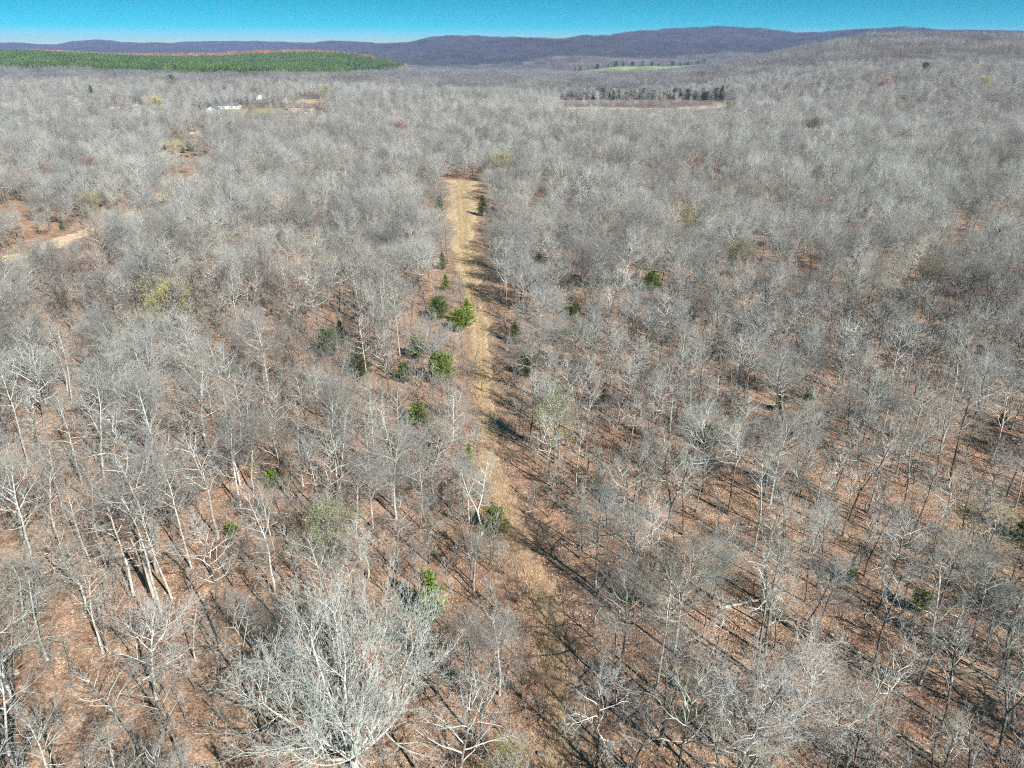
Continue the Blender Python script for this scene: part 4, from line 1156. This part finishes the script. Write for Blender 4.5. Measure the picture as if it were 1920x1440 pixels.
LOGS = [((1832, 1001), (1900, 1012), .17, 'pale', 'long white fallen log lying in the dry grass at right'), ((1345, 1143), (1432, 1124), .17, 'dead', 'pale fallen trunk lying across the litter at lower right'),
        ((1822, 1098), (1850, 1086), .15, 'dead', 'short curved pale log below the white fallen log'), ((1558, 652), (1606, 645), .2, 'pale', 'pale fallen trunk hidden in the right woodland'),
        ((700, 925), (655, 948), .12, 'bark', 'thin grey fallen branch in the left woodland'), ((1010, 1412), (1060, 1438), .14, 'bark', 'dark fallen trunk at the bottom of the track'),
        ((560, 1000), (500, 985), .1, 'bark', 'grey fallen limb between pale trees at left')]
for i, (a, b, r, mt_, lb) in enumerate(LOGS):
    A, B = at(*a), at(*b); d = B - A; n = 6; pts = []; g = random.Random(i)
    for k in range(n + 1):
        t = k / n; x, y = A.x + d.x * t + g.gauss(0, .06), A.y + d.y * t + g.gauss(0, .06); pts.append((x - A.x, y - A.y, hz(x, y) - A.z + r * .75))
    r_ = empty('fallen_log', A, 0, 1.0, lb, 'log', 'fallen logs on the woodland floor')
    link('stem', mesh_np('stem', *tubes([(pts, [r * (1 - .5 * k / n) for k in range(n + 1)])], 8, True), [M[mt_]]), r_)
    for k in (2, 4):
        q0 = pts[k]; e = (q0[0] + g.gauss(0, .5), q0[1] + g.gauss(0, .5), q0[2] + g.uniform(.3, .8))
        link('branch_stub', mesh_np('branch_stub', *tubes([([q0, e], [r * .35, .02])], 5, True), [M[mt_]]), r_)

p = at(903, 733)
r_ = empty('wooden_post', p, 0, 1.0, 'short dark wooden post with a grass tuft standing on the track', 'post')
link('shaft', mesh_np('shaft', *tubes([([(0, 0, -.2), (.02, 0, .7), (.03, .01, 1.55)], [.11, .10, .09])], 8, False), [M['cedarbark']]), r_)
link('cap', mesh_np('cap', *tubes([([(.03, .01, 1.54), (.03, .01, 1.62)], [.10, .03])], 8, True), [M['cedarbark']]), r_)
link('grass_tuft', tuft(9, 60, .6, 'tuftgreen'), r_)

M['stone'] = plain('pale stone', (.50, .45, .38), .9, .25, 3.0)
def stone_mesh(seed):
    import bmesh
    bm = bmesh.new(); bmesh.ops.create_icosphere(bm, subdivisions=2, radius=1.0); g = random.Random(seed)
    ph = [g.random() * 6 for _ in range(6)]
    for v in bm.verts:
        k = 1 + .18 * math.sin(3 * v.co.x + ph[0]) + .15 * math.sin(4 * v.co.y + ph[1]) + .1 * math.sin(6 * v.co.z + ph[2])
        v.co = v.co * k; v.co.z = max(-.4, min(.55, v.co.z * .6))
    me = bpy.data.meshes.new('stone'); bm.to_mesh(me); bm.free(); me.materials.append(M['stone']); return me
STM = [stone_mesh(k) for k in range(3)]
for i, (a, b, s, lb) in enumerate([(52, 1128, .45, 'pale stone at the left edge beside the crooked pale tree'), (30, 1262, .5, 'largest pale stone at the left edge near the bottom'), (40, 1290, .35, 'smaller stone below the largest pale stone at left'),
        (210, 1330, .3, 'small stone between the two slim white trees and the left edge'), (620, 1400, .35, 'pale stone under the great white tree'), (1320, 1385, .5, 'grey stone among limbs at bottom right'),
        (1625, 1340, .4, 'pale stone right of the dark-trunked tall tree'), (1750, 1200, .4, 'pale stone below the lower right cedar'), (910, 822, .3, 'whitish stone in the track below the wooden post'), (1560, 1190, .35, 'small pale stone in open litter at lower right')]):
    p = at(a, b); o = link('stone', STM[i % 3], label=lb, cat='stone', group='stones on the woodland floor'); o.location = p + Vector((0, 0, s * .15)); o.scale = (s * .6, s * .5, s * .4); o.rotation_euler[2] = i

# ------------------------------------------------------------------ houses, car, poles, field
def box(name, parent, x0, x1, y0, y1, z0, z1, m):
    V = [(x, y, z) for z in (z0, z1) for y in (y0, y1) for x in (x0, x1)]
    F = [(0, 2, 3, 1), (4, 5, 7, 6), (0, 1, 5, 4), (2, 6, 7, 3), (0, 4, 6, 2), (1, 3, 7, 5)]
    return link(name, mesh_np(name, V, F, [m], smooth=False), parent)

def gable(name, parent, x0, x1, y0, y1, z0, zr, axis, th, m):
    """pitched roof with thickness, ridge along axis"""
    if axis == 'x':
        ym = (y0 + y1) / 2; pr = [(y0, z0), (ym, zr), (y1, z0)]; f = lambda e, q: (e, q[0], q[1]); ends = (x0, x1)
    else:
        xm = (x0 + x1) / 2; pr = [(x0, z0), (xm, zr), (x1, z0)]; f = lambda e, q: (q[0], e, q[1]); ends = (y0, y1)
    V = []
    for e in ends:
        for q in pr: V.append(f(e, q))
        for q in pr: V.append(f(e, (q[0], q[1] + th)))
    F = [(3, 4, 10, 9), (4, 5, 11, 10), (0, 6, 7, 1), (1, 7, 8, 2), (0, 3, 9, 6), (2, 8, 11, 5), (0, 1, 4, 3), (1, 2, 5, 4), (6, 9, 10, 7), (7, 10, 11, 8)]
    return link(name, mesh_np(name, V, F, [m], smooth=False), parent)

def gable_wall(name, parent, x0, x1, y, z0, zr, th, m):
    V = [(x0, y, z0), (x1, y, z0), ((x0 + x1) / 2, y, zr), (x0, y + th, z0), (x1, y + th, z0), ((x0 + x1) / 2, y + th, zr)]
    return link(name, mesh_np(name, V, [(0, 1, 2), (5, 4, 3), (0, 3, 4), (0, 4, 1), (1, 4, 5), (1, 5, 2), (2, 5, 3), (2, 3, 0)], [m], smooth=False), parent)

def house(nm, px, py, w, d, hw, hr, axis, wm, rm, lb, rz=0, nwin=4, door=0.0, chim=None):
    p = at(px, py)
    r_ = empty(nm, p, rz, 1.0, lb, 'house' if nm != 'garden_shed' else 'shed')
    box('wall', r_, -w / 2, w / 2, -d / 2, d / 2, -.5, hw, wm)
    rf = gable('roof', r_, -w / 2 - .5, w / 2 + .5, -d / 2 - .5, d / 2 + .5, hw, hr, axis, .18, rm)
    if axis == 'y':
        for y in (-d / 2, d / 2 - .1): gable_wall('gable', r_, -w / 2 + .02, w / 2 - .02, y, hw + .002, hr - .1, .1, wm)
    if chim is not None: box('chimney', rf, chim - .4, chim + .4, .3, 1.1, hr - .9, hr + .9, M['brick'])
    for k in range(nwin):
        x = -w / 2 + (k + .5) * w / nwin
        if abs(x - door) < 1.0: continue
        f = box('window', r_, x - .65, x + .65, -d / 2 - .06, -d / 2 + .02, 1.0, 2.15, M['paint'])
        box('pane', f, x - .53, x + .53, -d / 2 - .075, -d / 2 - .055, 1.1, 2.05, M['glass'])
    dr = box('door', r_, door - .5, door + .5, -d / 2 - .07, -d / 2 + .02, 0, 2.1, M['paint'])
    return r_
M['paint'] = plain('white paint', (.72, .72, .70), .6, .08); M['glass'] = plain('window glass', (.04, .05, .06), .15, .1, spec=.6)
M['teal'] = plain('pale teal boards', (.42, .62, .62), .6, .12); M['purple'] = plain('plum shingles', (.12, .10, .125), .8, .25, 1.0); M['redbrown'] = plain('red-brown roof', (.19, .13, .12), .7, .2, .8)
M['brick'] = plain('pinkish brick', (.40, .31, .27), .9, .2, 4.0); M['cream'] = plain('cream siding', (.66, .62, .55), .7, .12); M['steel'] = plain('grey steel', (.45, .46, .47), .4, .1); M['black'] = plain('black rubber', (.03, .03, .03), .7, .1)
house('garden_shed', 400, 211, 8.5, 8, 2.9, 5.2, 'y', M['teal'], M['purple'], 'pale teal gabled outbuilding in front of the plum-roofed house', .0, 2)
house('brick_house', 425, 204, 23, 9, 3.0, 5.6, 'x', M['cream'], M['purple'], 'long plum-roofed house with pale walls at upper left', .05, 6, 2.0, -4)
house('brick_house', 566, 207, 21, 10, 2.9, 5.3, 'x', M['brick'], M['redbrown'], 'long low house with red-brown roof beside the lawn', -.02, 6, -3.0, 5)
house('brick_house', 490, 186, 9, 8, 3.0, 5.0, 'y', M['paint'], M['steel'], 'small white house half hidden behind bare trees', .1, 3)
house('garden_shed', 215, 204, 8, 5, 2.4, 3.6, 'x', M['dead'], M['redbrown'], 'low tan shed in the woods left of the white car', .0, 2)

def car(px, py, rz, body, lb):
    p = at(px, py); r_ = empty('parked_car', p, rz, 1.0, lb, 'car', 'cars parked near the houses')
    prof = [(-2.3, .35), (-2.35, .85), (-1.5, 1.0), (-.9, 1.5), (.8, 1.52), (1.5, 1.02), (2.25, .95), (2.35, .4)]
    V = [(x, y * (1 if z < 1.1 else .82), z) for y in (-.9, .9) for x, z in prof]; n = len(prof)
    F = [(i, (i + 1) % n, (i + 1) % n + n, i + n) for i in range(n)]
    T = [(a, b, c) for a, b, c, d in F] + [(a, c, d) for a, b, c, d in F] + [(0, i + 1, i) for i in range(1, n - 1)] + [(n, n + i, n + i + 1) for i in range(1, n - 1)]
    link('body', mesh_np('body', V, T, [body], smooth=False), r_)
    for y in (-.86, .86):
        link('side_window', mesh_np('side_window', [(-.85, y, 1.08), (.85, y, 1.08), (.65, y * .97, 1.42), (-.7, y * .97, 1.42)], [(0, 1, 2, 3)], [M['glass']], smooth=False), r_)
        for x in (-1.45, 1.45):
            link('wheel', mesh_np('wheel', *tubes([([(x, y * 1.02 - .1, .33), (x, y * 1.02 + .1, .33)], [.33, .33])], 12, False), [M['black']]), r_)
    return r_
car(254, 199, .1, M['paint'], 'white car parked in the woods left of the golden tree')
car(362, 252, .3, M['steel'], 'grey car between trees below the teal outbuilding')
car(574, 214, 1.2, M['paint'], 'white car in front of the red-brown roofed house')

M['polewood'] = plain('weathered pole', (.30, .25, .20), .9, .2)
for px, py, h, lb in ((1400, 196, 11, 'wooden utility pole at the right end of the pale meadow'), (1141, 199, 8, 'wooden utility pole in the middle of the pale meadow')):
    p = at(px, py); r_ = empty('utility_pole', p, 0, 1.0, lb, 'pole', 'poles along the meadow')
    link('shaft', mesh_np('shaft', *tubes([([(0, 0, -.5), (0, 0, h / 2), (0, 0, h)], [.22, .19, .15])], 8, False), [M['polewood']]), r_)
    box('crossarm', r_, -1.1, 1.1, -.3, -.16, h - .9, h - .7, M['polewood'])

# the green field in the valley
def field():
    az = np.linspace(FB[0, 0], FB[0, -1], 30); V = []
    for a in az:
        y0, y1 = np.interp(a, FB[0], FB[1]), np.interp(a, FB[0], FB[2])
        for t in np.linspace(0, 1, 12):
            y = y0 + (y1 - y0) * t; V.append((a * y, y, hz(a * y, y) + .5))
    F = [(i * 12 + j, i * 12 + j + 1, i * 12 + j + 13, i * 12 + j + 12) for i in range(29) for j in range(11)]
    link('field', mesh_np('field', V, [f[::-1] for f in F], [M['pasture']]), kind='structure', label='bright green pasture in the valley below the hills', cat='field')
M['pasture'] = plain('green pasture', (.20, .255, .10), .95, .35, .02)
field()

# ------------------------------------------------------------------ the air
me = bpy.data.meshes.new('haze')
hb = (-7500, 7500, -700, 9900, -60, 200)
V = [(x, y, z) for z in hb[4:] for y in hb[2:4] for x in hb[:2]]
me.from_pydata(V, [], [(0, 2, 3, 1), (4, 5, 7, 6), (0, 1, 5, 4), (2, 6, 7, 3), (0, 4, 6, 2), (1, 3, 7, 5)])
hm = bpy.data.materials.new('haze'); hm.use_nodes = True; hm.node_tree.nodes.clear()
ho = hm.node_tree.nodes.new('ShaderNodeOutputMaterial'); pv = hm.node_tree.nodes.new('ShaderNodeVolumePrincipled')
pv.inputs['Density'].default_value = 8.5e-5; pv.inputs['Color'].default_value = (.36, .52, .98, 1)
hm.node_tree.links.new(pv.outputs[0], ho.inputs['Volume'])
me.materials.append(hm)
link('haze', me, kind='stuff', label='thin blue haze in the air over the woodland', cat='haze')
